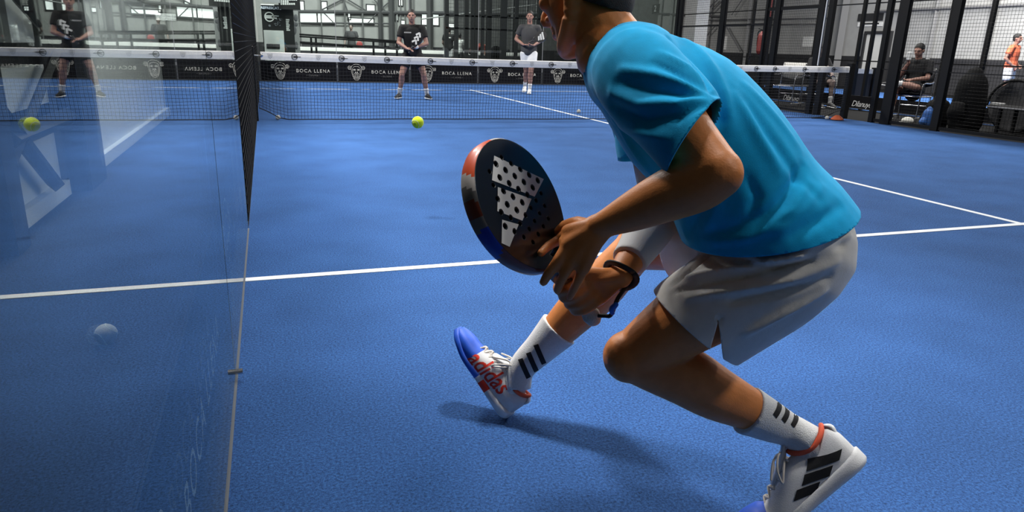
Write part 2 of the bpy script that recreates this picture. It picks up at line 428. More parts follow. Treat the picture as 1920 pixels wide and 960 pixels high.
bm = bmesh.new(); prev = None
for i in range(81):
    x = .1+9.85*i/80; z = nett(x)
    cur = [bm.verts.new(V((x, yy, zz))) for yy, zz in ((-.038, z-.1), (-.042, z-.05), (-.038, z-.004), (-.022, z+.002), (-.006, z-.004), (-.003, z-.05), (-.006, z-.1))]
    if prev:
        for k in range(7): bm.faces.new((prev[k], cur[k], cur[(k+1) % 7], prev[(k+1) % 7]))
    else: bm.faces.new(cur)
    prev = cur
bm.faces.new(prev[::-1])
tape = obj('top_tape', bm, tape_white, t)
def ring_logo(s):
    L = [circ(0, 0, .5*s, n=28), [(-.42*s, .14*s), (.55*s, .14*s)], [(-.42*s, -.14*s), (.55*s, -.14*s)], [(-.1*s, 0), (1.15*s, 0)]]
    return strokes(L, .11*s)
def shield(s):
    L = [[(-.5*s, .45*s), (.5*s, .45*s), (.3*s, -.25*s), (0, -.5*s), (-.3*s, -.25*s), (-.5*s, .45*s)], [(-.28*s, .28*s), (0, -.2*s), (.28*s, .28*s)], [(-.1*s, .3*s), (0, .08*s), (.1*s, .3*s)]]
    return strokes(L, .07*s)
def on_tape(me, x):
    z = nett(x)-.05
    return flat_mesh(me, (x, -.0445, z), (1, 0, 0), (0, 0, 1))
for k in range(13):
    x = .53+k*.62 if k < 8 else .53+k*.62
    if .2 < x < 9.7:
        obj('ring_emblem', on_tape(ring_logo(.072), x), logo_black, tape)
    x2 = x-.31
    if .15 < x2 < 9.8: obj('shield_emblem', on_tape(shield(.062), x2), logo_grey, tape)
for k in range(3):
    x = 8.35+k*.62
    obj('ring_emblem', on_tape(ring_logo(.072), x), logo_black, tape); obj('shield_emblem', on_tape(shield(.062), x+.31), logo_grey, tape)
for x in (-.03, 10.02):
    p_ = bxo('net_post', (x-.05, -.05, 0), (x+.05, .05, .97), black_steel, t, .006)
bm = bmesh.new(); tube(bm, [V((.02, -.02, .86)), V((.12, -.02, .855))], [.008, .008], seg=6, sub=1); obj('tension_rope', bm, white, t)
bm = bmesh.new(); ell(bm, (0.11, -.03, .86), (.03, .02, .03)); obj('tension_buckle', bm, chrome, t)
bm = bmesh.new(); tube(bm, [V((10.0, .0, .03)), V((9.95, -.05, .008)), V((9.6, -.07, .008)), V((9.3, -.02, .012))], [.008]*4, seg=6); obj('loose_cord', bm, net_black, t)

# ------------------------------------------------------------------ balls
ball_y = mat('ball_yellow', (214, 235, 20), .9, sheen=.5, bump=.4, bscale=300)
ball_w = mat('ball_pale', (205, 200, 188), .9, sheen=.3, bump=.3, bscale=300)
seam_w = mat('ball_seam', (235, 238, 210), .8)
def ball(label, c, m, r=.0335, group=None):
    t = wthing('padel_ball', label, 'ball', V(c)-V((0, 0, r)), group)
    bm = bmesh.new(); bmesh.ops.create_uvsphere(bm, u_segments=32, v_segments=20, radius=r, matrix=Matrix.Translation(V(c)))
    obj('felt', bm, m, t, True)
    pts = []
    for i in range(49):
        a = 2*PI*i/48; p = V((math.cos(a)+.35*math.cos(3*a), math.sin(a)-.35*math.sin(3*a), 1.2*math.sin(2*a))).normalized()*(r*1.004)
        pts.append(V(c)+Matrix.Rotation(.9, 3, 'X') @ p)
    bm = bmesh.new(); tube(bm, pts, [r*.035]*49, seg=6, sub=1, round_caps=False); obj('seam', bm, seam_w, t)
ball('bright yellow ball in the air above the near court', (1.02, -5.91, .60), ball_y, .037)
ball('pale ball lying at the foot of the net near the left fence', (.27, .10, .0335), ball_w)
ball('pale ball lying on the center line just beyond the net', (5.22, 1.0, .036), ball_w)
ball('dim pale ball lying outside the glass by the bottom left', (-.45, -7.55, .0295), ball_w, .0375)
ball('pale ball beside the orange cone at the right net post', (9.45, -.22, .035), ball_w)
bm = bmesh.new(); tube(bm, [V((9.6, -.3, .012)), V((9.6, -.3, .03)), V((9.6, -.3, .075)), V((9.6, -.3, .085))], [.11, .1, .05, .03], ref=(1, 0, 0), seg=24, sub=3, round_caps=False)
tag(obj('marker_cone', bm, mat('cone_orange', (222, 110, 70), .6), None, True), 'low orange marker cone on the court by the right net post', 'cone')
# ================================================================== the player in the foreground
skin = mat('skin', (216, 134, 72), .48, spec=.4, var=.10, vscale=28, bump=.12, bscale=260, sss=.04)
hairm = mat('hair_dark', (36, 24, 18), .7, var=.4, vscale=200, bump=.8, bscale=500)
shirt_m = mat('shirt_cyan', (16, 172, 230), .85, spec=.15, var=.05, vscale=50, bump=.15, bscale=700, sheen=.08)
short_m = mat('shorts_grey', (234, 231, 224), .8, spec=.2, var=.04, vscale=40, bump=.15, bscale=600, sheen=.2)
sleeve_m = mat('sleeve_white', (214, 214, 214), .8, bump=.2, bscale=600)
sock_m = mat('sock_white', (224, 224, 222), .85, bump=.5, bscale=420, var=.05, vscale=200)
stripe_m = mat('stripe_black', (12, 12, 16), .75)
J = dict(lhip=P(1480, 478, 1.425), rhip=P(1383, 440, 1.575), lknee=P(1190, 668, 1.52), lank=P(1478, 806, 1.605), rknee=P(1190, 468, 1.95), rank=P(978, 690, 2.055),
         lsh=P(1192, 138, 1.34), rsh=P(1205, 122, 1.635), c7=P(1142, 80, 1.475), lelb=P(1343, 325, 1.17), lwr=P(1126, 424, 1.345), relb=P(1243, 392, 1.63), rwr=P(1160, 520, 1.475),
         pel=P(1440, 455, 1.49))
up_t = (J['c7']-J['pel']).normalized()
rt_t = (J['rsh']-J['lsh']); rt_t = (rt_t-up_t*rt_t.dot(up_t)).normalized()
fw_t = up_t.cross(rt_t).normalized()
if fw_t.z > 0: fw_t = -fw_t
def spine(t): # 0 pelvis .. 1 neck base, rounded back
    return J['pel'].lerp(J['c7'], t) - fw_t*(.045*math.sin(PI*min(max(t, 0), 1))) + fw_t*.02
# ---- head frame
HC = P(1101, -8, 1.50)
face = camv(-.68, -.09, -.72).normalized()
hup = (UP*.93 + (HC-J['c7']).normalized()*.35); hup = (hup-face*hup.dot(face)).normalized()
hrt = face.cross(hup).normalized()          # the player's right
def H(r, f, u): return HC + hrt*r + face*f + hup*u
bm = bmesh.new()
# torso
tube(bm, [spine(-.12), spine(.02), spine(.2), spine(.42), spine(.65), spine(.85), spine(.97)],
     [(.10, .08), (.15, .108), (.155, .106), (.152, .105), (.172, .118), (.16, .10), (.09, .07)], ref=fw_t, seg=28, sub=3)
ell(bm, J['lhip']-fw_t*.03-up_t*.0, (.09, .085, .095)); ell(bm, J['rhip']-fw_t*.03-up_t*.0, (.09, .085, .095))
# shoulders
for s, k in (('lsh', -1), ('rsh', 1)):
    tube(bm, [spine(.86), J[s].lerp(spine(.86), .3), J[s]], [.085, .075, .062], seg=18)
# neck
tube(bm, [spine(.9), J['c7'].lerp(HC, .3)-face*.0, J['c7'].lerp(HC, .62)-face*.0, HC-hup*.02-face*.01], [.080, .065, .063, .064], ref=face, seg=20)
# head: cranium, jaw, features
ell(bm, H(0, -.012, .045), (.077, .098, .098), (hrt, face, hup), 28)
ell(bm, H(0, .03, .0), (.068, .072, .085), (hrt, face, hup), 24)
tube(bm, [H(0, .005, -.005), H(0, .04, -.055), H(0, .068, -.098)], [(.066, .055), (.054, .045), (.025, .022)], ref=face, seg=20)
for k in (-1, 1):
    tube(bm, [H(k*.066, -.012, -.01), H(k*.06, .0, -.062), H(k*.034, .045, -.094), H(k*.01, .07, -.1)], [.016, .02, .018, .016], seg=12)
    ell(bm, H(k*.043, .073, .0), (.024, .022, .02), (hrt, face, hup))           # cheekbones
    tube(bm, [H(k*.014, .098, .042), H(k*.036, .09, .046), H(k*.056, .07, .036)], [.009, .010, .008], seg=10)  # brow
    # ear: rim, lobe, inner
    e = H(k*.077, -.008, .01); eo = (hrt*k*.8-face*.45).normalized()
    tube(bm, [e+face*.012+hup*.024+eo*.004, e+hup*.036+eo*.01, e-face*.018+hup*.022+eo*.015, e-face*.018-hup*.002+eo*.013, e-face*.006-hup*.024+eo*.007, e+face*.006-hup*.026+eo*.003], [.006, .007, .0072, .0068, .0075, .006], seg=10)
    ell(bm, e+eo*.003, (.006, .016, .026), (eo, face, hup))
tube(bm, [H(0, .098, .034), H(0, .113, .012), H(0, .127, -.012), H(0, .112, -.022)], [.008, .010, .0135, .011], seg=12)   # nose
for k in (-1, 1): ell(bm, H(k*.012, .106, -.018), (.009, .01, .008))
tube(bm, [H(-.026, .083, -.048), H(0, .1, -.044), H(.026, .083, -.048)], [.005, .0075, .005], seg=10)
tube(bm, [H(-.022, .083, -.06), H(0, .098, -.06), H(.022, .083, -.06)], [.005, .0085, .005], seg=10)
# ---- arms
def arm(sh, el, wr, out, r=1.0):
    d = (el-sh); f = (wr-el)
    tube(bm, [sh, sh+d*.25+out*.008, sh+d*.55, sh+d*.85, el], [.064*r, .062*r, .054*r, .046*r, .044*r], seg=20)
    ell(bm, el, (.045*r, .045*r, .045*r))
    tube(bm, [el, el+f*.16+out*.006, el+f*.38, el+f*.68, el+f*.92, wr], [.045*r, .049*r, .047*r, .038*r, (.031*r, .027*r), (.031*r, .025*r)], ref=out, seg=20)
el_out = camv(.6, -.2, .7).normalized()
arm(J['lsh'], J['lelb'], J['lwr'], el_out)
arm(J['rsh'], J['relb'], J['rwr'], camv(.2, .6, .6).normalized(), .90)
ell(bm, J['lelb']+(J['lelb']-J['lsh'].lerp(J['lwr'], .5)).normalized()*.016, (.032, .032, .032))
# ---- legs
def leg(hip, kn, an, back, kneecap, rr=1.0):
    d = kn-hip; s = an-kn
    tube(bm, [hip, hip+d*.22-kneecap*.0, hip+d*.5+kneecap*.012, hip+d*.78+kneecap*.008, kn], [.088*rr, .089*rr, .083*rr, .069*rr, .058*rr], seg=24)
    ell(bm, kn+kneecap*.012, (.058*rr, .058*rr, .058*rr)); ell(bm, kn+kneecap*.026, (.043, .043, .043))
    tube(bm, [kn, kn+s*.12+back*.004, kn+s*.3+back*.010, kn+s*.5+back*.004, kn+s*.75+back*.004, kn+s*.92, an], [.058*rr, .062*rr, .066*rr, .061*rr, .047*rr, .037, .036], ref=back, seg=24)
kc_l = (J['lknee']-J['lhip'].lerp(J['lank'], .5)).normalized(); bk_l = -kc_l
sdir = (J['lank']-J['lknee']).normalized(); bk_l = (bk_l-sdir*bk_l.dot(sdir)).normalized()
leg(J['lhip'], J['lknee'], J['lank'], bk_l, kc_l)
kc_r = (J['rknee']-J['rhip'].lerp(J['rank'], .5)).normalized()
sdr = (J['rank']-J['rknee']).normalized(); bk_r = (-kc_r-sdr*(-kc_r).dot(sdr)).normalized()
leg(J['rhip'], J['rknee'], J['rank'], bk_r, kc_r)
# ---- racket frame (needed for the hands)
RC = P(966, 385, 1.40)
ra = camv(.345, -.94, 0).normalized(); rn = camv(.74, .27, .61).normalized(); ra = (ra-rn*ra.dot(rn)).normalized(); rb = rn.cross(ra).normalized()
rv = camv(.553, -.771, -.324); rv = (rv-rn*rv.dot(rn)).normalized()       # head centre -> butt
ru = rn.cross(rv).normalized() * -1                                       # across the face
RTH = .018
def RK(u, v, n=0): return RC + ru*u + rv*v + rn*n
def on_face(x, y, lift):
    d = ray(x, y); o = RC + rn*RTH; k = (o-CAM).dot(rn)/d.dot(rn); return CAM + d*k + rn*lift
# ---- left hand: spread on the face and throat of the racket
def finger(pts, r):
    tube(bm, pts, r, seg=12, sub=4)
    for p_, q in zip(pts[1:-1], r[1:-1]): ell(bm, p_, (q*1.07, q*1.07, q*1.07), seg=10)
W = J['lwr']
K = [P(1066, 434, 1.375), P(1064, 460, 1.363), P(1076, 484, 1.357), P(1094, 503, 1.357)]
hn_l = (K[0]-W).cross(K[3]-W).normalized()
if hn_l.dot(CAM-W) < 0: hn_l = -hn_l
for k_, r_ in zip(K, (.0155, .016, .015, .0135)):
    tube(bm, [W, W.lerp(k_, .5)+hn_l*.004, k_], [.022, .0185, r_], seg=14, sub=3)
tube(bm, [W, W.lerp((K[1]+K[2])/2, .55), (K[1]+K[2])/2], [(.029, .02), (.037, .017), (.038, .013)], ref=hn_l, seg=18, sub=3)
fi = [K[0], on_face(1040, 452, .016), on_face(1021, 464, .010), on_face(1008, 477, .0085)]
finger(fi, [.0125, .0112, .0098, .0085])
finger([K[1], P(1047, 488, 1.36), P(1030, 511, 1.372), P(1019, 529, 1.389)], [.0128, .0118, .0104, .009])
finger([K[2], P(1062, 508, 1.363), P(1051, 529, 1.38), P(1045, 545, 1.40)], [.012, .011, .0098, .0085])
finger([K[3], P(1084, 526, 1.37), P(1075, 544, 1.388), P(1068, 557, 1.405)], [.011, .0098, .0088, .0078])
th0 = W.lerp(K[0], .3)
finger([th0-hn_l*.006, P(1083, 419, 1.40), P(1060, 424, 1.43), P(1044, 438, 1.458)], [.017, .0145, .0125, .0105])
# ---- right hand: closed round the handle
HR = .0165
ax = rv
q1 = camv(.70, .71, .05); q1 = (q1-ax*q1.dot(ax)).normalized(); q2 = ax.cross(q1).normalized()
if q2.dot(CAM-RC) < 0: q2 = -q2            # q2 toward the viewer, q1 up-right
def around(v, deg, r): a = math.radians(deg); return RK(0, v) + q1*(r*math.cos(a)) + q2*(r*math.sin(a))
Wr = J['rwr']
kn_v = [.205, .226, .247, .266]
for i, v_ in enumerate(kn_v):
    rf = (.0112, .0115, .0108, .0096)[i]; R0 = HR + rf*.95
    kn_ = around(v_, 58, R0+.010)
    base = around(v_+.004, 20, R0+.012)
    tube(bm, [Wr, Wr.lerp(base, .6), base, kn_], [.021, .019, .0165, rf*1.12], seg=12, sub=3)
    finger([kn_, around(v_-.001, 105, R0+.004), around(v_-.002, 160, R0), around(v_-.002, 215, R0), around(v_, 262, R0)], [rf*1.1, rf, rf*.95, rf*.88, rf*.78])
tube(bm, [Wr, Wr.lerp(around(.236, 0, HR+.015), .55), around(.236, -5, HR+.016)], [(.029, .022), (.036, .021), (.04, .017)], ref=q1, seg=18, sub=3)
finger([Wr.lerp(around(.23, 0, .03), .35), around(.205, -8, HR+.02), around(.19, 12, HR+.013), around(.178, 55, HR+.011), around(.176, 95, HR+.010)], [.02, .0165, .0135, .0118, .0098])
hero = wthing('person', 'large crouching player in a turquoise shirt and pale shorts, seen from behind', 'person', (J['pel'].x, J['pel'].y, 0))
body_me = fuse(bm, .0036, 5, .5)
body = obj('body', body_me, skin, hero, True)
# eyes, mouth-line colour, hair
for k in (-1, 1):
    bm = bmesh.new(); ell(bm, H(k*.033, .083, .022), (.0125, .0125, .0125)); obj('eye', bm, mat('eye_white', (225, 222, 215), .2), body, True)
    bm = bmesh.new(); ell(bm, H(k*.033, .0925, .022), (.006, .005, .006)); obj('iris', bm, mat('iris_dark', (40, 26, 18), .2), body, True)
bm = bmesh.new()
ell(bm, H(0, -.02, .055), (.0835, .1015, .1), (hrt, face, hup), 32)
ell(bm, H(0, -.045, .012), (.074, .066, .07), (hrt, face, hup), 24); ell(bm, H(0, -.052, -.02), (.066, .056, .065), (hrt, face, hup), 24)
hm = fuse(bm, .005, 3)
cut(hm, H(0, .062, .05), (face*1.0-hup*.45).normalized())
cut(hm, H(0, -.05, -.045), (-hup+face*.6).normalized())
hair = obj('hair', solid(hm, .004), hairm, hero, True)

# ------------------------------------------------------------------ T-shirt
bm = bmesh.new()
sp2 = lambda t: spine(t)-fw_t*.014
tube(bm, [sp2(-.12)-fw_t*.012, sp2(.05)-fw_t*.010, sp2(.2), sp2(.4), sp2(.62)+fw_t*.012, spine(.82), spine(.93), spine(1.0)],
     [(.212, .176), (.208, .172), (.194, .156), (.186, .144), (.190, .142), (.168, .108), (.108, .088), (.074, .068)], ref=fw_t, seg=36, sub=3)
for s, e in (('lsh', 'lelb'), ('rsh', 'relb')):
    a, b = J[s], J[e]; d = b-a
    tube(bm, [spine(.86), a.lerp(spine(.86), .35)-fw_t*.004, a], [.102, .094, .084], seg=20)
    if s == 'lsh': tube(bm, [a, a+d*.2+UP*.004, a+d*.5+UP*.012, a+d*.98+UP*.012], [.086, .088, .082, .071], seg=26, sub=4)
    else: tube(bm, [a, a+d*.25, a+d*.5, a+d*.92], [.086, .092, .090, .084], seg=26, sub=4)
sm = fuse(bm, .0062, 7, .5)
dl = (J['lelb']-J['lsh']).normalized(); dr_ = (J['relb']-J['rsh']).normalized()
# hems: waist, sleeves, neck
hem_a = P(1595, 385, 1.47); hem_n = (-up_t*1.0 - fw_t*.02 + rt_t*.0).normalized()
hA, hB = P(1592, 386, 1.44), P(1335, 467, 1.40); hn = (hB-hA).cross(P(1258, 424, 1.60)-hA).normalized(); hn = hn if hn.dot(up_t) < 0 else -hn
cut(sm, hA.lerp(hB, .5), hn, spine(-.06), .34)
sA, sB = P(1340, 190, 1.17), P(1277, 292, 1.22); sn = (sB-sA).cross(FW+RT*.35).normalized(); sn = sn if sn.dot(dl) > 0 else -sn
cut(sm, sA.lerp(sB, .5), sn, J['lsh']+(J['lelb']-J['lsh'])*.98, .135)
cut(sm, J['rsh']+(J['relb']-J['rsh'])*.62, dr_, J['rsh']+(J['relb']-J['rsh'])*.88, .14)
nk = J['c7'].lerp(HC, .5)
cut(sm, spine(.965)+fw_t*.01, ((nk-spine(.9)).normalized()*.85+fw_t*.35).normalized(), nk, .125)
bv = bvh_of(sm)
def hit(x, y):
    d = ray(x, y).normalized(); h, n, i, l = bv.ray_cast(CAM, d); return h
def L_(*px):
    out = [hit(*q) for q in px]; return [o for o in out if o is not None]
folds = []
def fold(w, h, *px):
    l = L_(*px)
    if len(l) >= 2: folds.append((l, w, h))
# sleeve folds radiating from the shoulder to the low back corner of the sleeve
fold(.010, .0065, (1146, 172), (1200, 196), (1270, 196), (1322, 186)); fold(.010, -.006, (1158, 155), (1215, 168), (1280, 176), (1326, 182))
fold(.009, .006, (1165, 130), (1225, 140), (1285, 160), (1328, 180)); fold(.009, -.006, (1150, 200), (1210, 225), (1270, 218), (1318, 196))
fold(.010, .005, (1150, 225), (1200, 250), (1255, 258)); fold(.008, -.005, (1225, 118), (1275, 140), (1318, 172)); fold(.009, .005, (1240, 100), (1290, 128), (1330, 168))
# seam from the armhole down the flank, folds over the back and belly
fold(.010, -.007, (1255, 72), (1300, 118), (1335, 172), (1352, 225)); fold(.012, .006, (1285, 75), (1330, 120), (1362, 190), (1368, 240))
fold(.012, .0055, (1380, 180), (1420, 250), (1462, 320)); fold(.013, -.005, (1400, 190), (1440, 250), (1490, 320), (1530, 370))
fold(.012, -.009, (1420, 415), (1460, 385), (1495, 335), (1505, 312)); fold(.012, .007, (1435, 425), (1480, 395), (1515, 345))
fold(.012, -.006, (1310, 440), (1370, 430), (1440, 402)); fold(.010, .006, (1330, 452), (1400, 446), (1470, 425)); fold(.010, -.006, (1400, 330), (1420, 370), (1400, 410))
fold(.011, .006, (1350, 330), (1345, 390), (1320, 440)); fold(.011, -.006, (1315, 370), (1305, 410), (1290, 440)); fold(.012, .005, (1540, 350), (1500, 400), (1460, 440))
fold(.012, -.006, (1575, 385), (1535, 415), (1490, 440)); fold(.013, .004, (1300, 60), (1400, 160), (1500, 280))
fold(.009, -.006, (1150, 250), (1175, 300), (1200, 335)); fold(.009, .005, (1165, 245), (1195, 290), (1225, 330))
folds = [(l, w, h*1.3) for l, w, h in folds]
ridge(sm, folds)
shirt = obj('t_shirt', solid(sm, .003), shirt_m, hero, True)

# ------------------------------------------------------------------ shorts
def shorts():
    bm = bmesh.new()
    tube(bm, [spine(-.16), spine(-.05), spine(.05), spine(.10)], [(.11, .09), (.168, .128), (.172, .130), (.15, .110)], ref=fw_t, seg=32, sub=4)
    lh, lk = J['lhip'], J['lknee']; d = lk-lh; bk = -kc_l
    tube(bm, [lh-fw_t*.008, lh+d*.2+bk*.022, lh+d*.4+bk*.028, lh+d*.70+bk*.030], [.122, .122, .119, .117], seg=30, sub=4)
    ell(bm, J['lhip']-fw_t*.03, (.105, .1, .105)); ell(bm, J['rhip']-fw_t*.03, (.105, .1, .105))
    rh, rk = J['rhip'], J['rknee']; d = rk-rh
    tube(bm, [rh-fw_t*.01, rh+d*.25-kc_r*.02, rh+d*.5-kc_r*.015, rh+d*.78-kc_r*.012], [.12, .118, .112, .108], seg=30, sub=4)
    me = fuse(bm, .0065, 7, .5)
    d = (lk-lh).normalized()
    A, B = P(1224, 572, 1.42), P(1390, 686, 1.40)
    n = (B-A).cross(FW).normalized(); n = n if n.dot(d) > 0 else -n
    n = (n*.92+camv(-.1, 0, -.25)).normalized()
    cut(me, A.lerp(B, .5), n, lh+(lk-lh)*.62, .2)
    d2 = (rk-rh).normalized(); cut(me, rh+(rk-rh)*.30, d2, rh+(rk-rh)*.66, .21)
    # side slit in the hem
    sa, sb, sc = P(1347, 602, 1.36), P(1325, 678, 1.36), P(1360, 700, 1.36)
    bm = bmesh.new(); bm.from_mesh(me)
    def near_faces(): return [f_ for f_ in bm.faces if (f_.calc_center_median()-P(1340, 640, 1.36)).length < .09]
    n1 = (sa-CAM).cross(sb-CAM).normalized(); n2 = (sa-CAM).cross(sc-CAM).normalized()
    if n1.dot(sc-CAM) < 0: n1 = -n1
    if n2.dot(sb-CAM) < 0: n2 = -n2
    for n_ in (n1, n2):
        fs = near_faces(); bmesh.ops.bisect_plane(bm, geom=fs+list({e for f_ in fs for e in f_.edges})+list({v for f_ in fs for v in f_.verts}), plane_co=CAM, plane_no=n_)
    bmesh.ops.delete(bm, geom=[f_ for f_ in near_faces() if (f_.calc_center_median()-CAM).dot(n1) > 0 and (f_.calc_center_median()-CAM).dot(n2) > 0], context='FACES')
    bm.to_mesh(me); bm.free(); me.update()
    return me
sh = shorts(); bv = bvh_of(sh); folds = []
fold(.010, .006, (1590, 440), (1500, 480), (1400, 500), (1290, 520)); fold(.009, -.006, (1580, 460), (1490, 500), (1390, 522), (1270, 545))
fold(.009, .005, (1570, 490), (1480, 525), (1380, 545), (1290, 560)); fold(.009, -.006, (1555, 520), (1470, 548), (1370, 565))
fold(.010, .006, (1380, 470), (1440, 490), (1500, 480)); fold(.009, -.006, (1390, 490), (1450, 505), (1520, 490)); fold(.009, .005, (1480, 470), (1530, 455), (1580, 420))
fold(.008, -.005, (1330, 475), (1300, 500), (1260, 535)); fold(.009, .005, (1545, 545), (1470, 585), (1400, 625)); fold(.007, -.006, (1350, 600), (1345, 625), (1338, 648))
folds = [(l, w*.8, h*2.6) for l, w, h in folds]
ridge(sh, folds)
shorts_o = obj('shorts', solid(sh, .003), short_m, hero, True)

# ------------------------------------------------------------------ compression sleeve, wrist strap
bm = bmesh.new(); a, b, c_ = J['rsh'], J['relb'], J['rwr']; d = b-a; f = c_-b
tube(bm, [a+d*.45, a+d*.8, b], [.0585, .052, .0505], seg=22, sub=4); ell(bm, b, (.050, .050, .050))
tube(bm, [b, b+f*.16, b+f*.38, b+f*.66, b+f*.78], [.050, .0525, .0505, .042, .040], seg=22, sub=4, round_caps=False)
sl = fuse(bm, .004, 4); obj('arm_sleeve', sl, sleeve_m, hero, True)
bm = bmesh.new()
cw = Wr.lerp(b, .03); wd = (b-Wr).normalized(); s_, q_ = frame_of(wd, rn)
pts = [cw + (s_*math.cos(2*PI*i/24) + q_*math.sin(2*PI*i/24))*.0345 + wd*.006*math.sin(2*PI*i/12) for i in range(25)]
tube(bm, pts, [(.008, .0035)]*25, ref=wd, seg=8, sub=1, round_caps=False)
pts = [cw + s_*.0+q_*.03, P(1158, 560, 1.445), P(1146, 590, 1.46), P(1132, 592, 1.475), RK(0, .298)]
wrist_pts = pts
tube(bm, pts, [.0045]*5, seg=8, sub=5)
WRIST = bm
# ------------------------------------------------------------------ racket held by the foreground player
rk_black = mat('racket_black', (12, 13, 17), .32, spec=.5, coat=.3)
rk_white = mat('racket_white', (206, 206, 202), .5)
grip_w = mat('grip_white', (214, 208, 196), .8, bump=.5, bscale=300)
rackt = wthing('padel_racket', 'black racket with white dotted bars and a multicoloured rim, held by the crouching player', 'racket', RK(0, .3))
def outline(n=72, grow=0):
    pts = []
    for i in range(n):
        a = 2*PI*i/n; x = math.sin(a); y = math.cos(a)        # y>0 toward the butt
        rx, ry = .128, .135
        if y > 0: ry = .150; w_ = 1-.16*y**2.2
        else: w_ = 1
        pts.append((x*(rx*w_+grow), y*(ry+grow)))
    return pts
OUT = outline()
holes = []
for i in range(-6, 7):
    for j in range(-7, 5):
        x, y = i*.029+(.0145 if j % 2 else 0), j*.0235
        if abs(x) < .105 and (x/.092)**2+(y/.1)**2 < 1 and y < .075: holes.append((x, y))
def plate(name, pts2, hol, z0, depth, m, parent, bev=0, to=None):
    cu = bpy.data.curves.new('c', 'CURVE'); cu.dimensions = '2D'; cu.fill_mode = 'BOTH'; cu.extrude = depth/2; cu.bevel_depth = bev; cu.bevel_resolution = 2
    def sp(pl):
        s = cu.splines.new('POLY'); s.points.add(len(pl)-1); s.use_cyclic_u = True
        for k, (x, y) in zip(s.points, pl): k.co = (x, y, 0, 1)
    sp(pts2)
    for h in hol: sp(h)
    o = bpy.data.objects.new('c', cu); C.objects.link(o); dg = bpy.context.evaluated_depsgraph_get(); dg.update()
    me = bpy.data.meshes.new_from_object(o.evaluated_get(dg)); bpy.data.objects.remove(o); bpy.data.curves.remove(cu)
    to = to or RK
    for v in me.vertices: v.co = to(v.co.x, v.co.y, v.co.z+z0)
    return obj(name, me, m, parent)
tri = [(-.022, .118), (.022, .118), (.010, .152), (-.010, .152)]
hp = [[(x+.006*math.cos(2*PI*k/12), y+.006*math.sin(2*PI*k/12)) for k in range(12)] for x, y in holes]
throat = [(-.046, .132), (-.03, .150), (-.02, .172), (-.0165, .185), (.0165, .185), (.02, .172), (.03, .150), (.046, .132)]
outl2 = []
for (x, y) in outline(96):
    if y > .138: continue
    outl2.append((x, y))
# re-order the open outline so the throat closes it
outl2.sort(key=lambda p_: math.atan2(p_[0], -p_[1]))
full = outl2 + [(.034, .147), (.023, .165), (.0175, .188), (-.0175, .188), (-.023, .165), (-.034, .147)]
facep = plate('face_panel', full, hp+[tri], 0, 2*RTH-.002, rk_black, rackt, bev=.001)
# rim in colour segments
def ocol(k):
    return k
rim_cols = [('rim_orange', (228, 84, 34)), ('rim_white', (214, 206, 200)), ('rim_black', (18, 18, 20)), ('rim_grey', (120, 116, 112)), ('rim_brown', (116, 52, 34)), ('rim_blue', (22, 60, 180))]
RM = [mat(n, c, .4, coat=.3) for n, c in rim_cols]
bm = bmesh.new(); ro = outline(120, .0015); n = len(ro); prof = [(0, -RTH), (.0035, -RTH*.7), (.0045, 0), (.0035, RTH*.7), (0, RTH)]
rings = []
for i in range(n):
    x, y = ro[i]; a = V((ro[(i+1) % n][0]-ro[i-1][0], ro[(i+1) % n][1]-ro[i-1][1], 0)).normalized(); nx, ny = -a.y, a.x
    if nx*x+ny*y < 0: nx, ny = -nx, -ny
    rings.append([bm.verts.new(RK(x+nx*p_, y+ny*p_, q)) for p_, q in prof])
for i in range(n):
    if ro[i][1] > .139: continue
    f_ = []
    for k in range(4):
        f = bm.faces.new((rings[i][k], rings[(i+1) % n][k], rings[(i+1) % n][k+1], rings[i][k+1])); f.smooth = True
        c_ = f.calc_center_median()-RC; sx = c_.dot(RT); sy = c_.dot(UP)
        ang = math.degrees(math.atan2(sy, sx)) % 360
        if 80 <= ang < 112: mi = 1
        elif 112 <= ang < 150: mi = 0
        elif 150 <= ang < 166: mi = 1
        elif 166 <= ang < 180: mi = 3
        elif 180 <= ang < 205: mi = 4
        elif 205 <= ang < 222: mi = 3
        elif 222 <= ang < 255: mi = 5
        elif 255 <= ang < 300: mi = 4
        else: mi = 2
        f.material_index = mi
obj('rim', bm, RM, rackt)
# three dotted bars; each bar a plate of small cells left out at the holes
def bar(x0, x1, y0, y1, sl0, sl1, ang, name='printed_bar'):
    bm = bmesh.new(); st = .0011; ca, sa = math.cos(ang), math.sin(ang); V_ = {}
    def vt(i, j):
        if (i, j) not in V_:
            a, b = i*st, j*st; x, y = a*ca-b*sa, a*sa+b*ca; V_[(i, j)] = bm.verts.new(RK(BX+x, BY+y, RTH+.0008))
        return V_[(i, j)]
    for i in range(int(x0/st), int(x1/st)+1):
        for j in range(int(y0/st), int(y1/st)+1):
            a, b = (i+.5)*st, (j+.5)*st
            if a < x0+(b-y0)*sl0 or a > x1+(b-y0)*sl1: continue
            x, y = BX+a*ca-b*sa, BY+a*sa+b*ca
            if any((x-h[0])**2+(y-h[1])**2 < .0066**2 for h in holes): continue
            bm.faces.new((vt(i, j), vt(i+1, j), vt(i+1, j+1), vt(i, j+1)))
    if len(bm.faces): obj(name, bm, rk_white, facep)
def face_uv(x, y):
    d = ray(x, y); o = RC+rn*RTH; k = (o-CAM).dot(rn)/d.dot(rn); p_ = CAM+d*k-RC; return p_.dot(ru), p_.dot(rv)
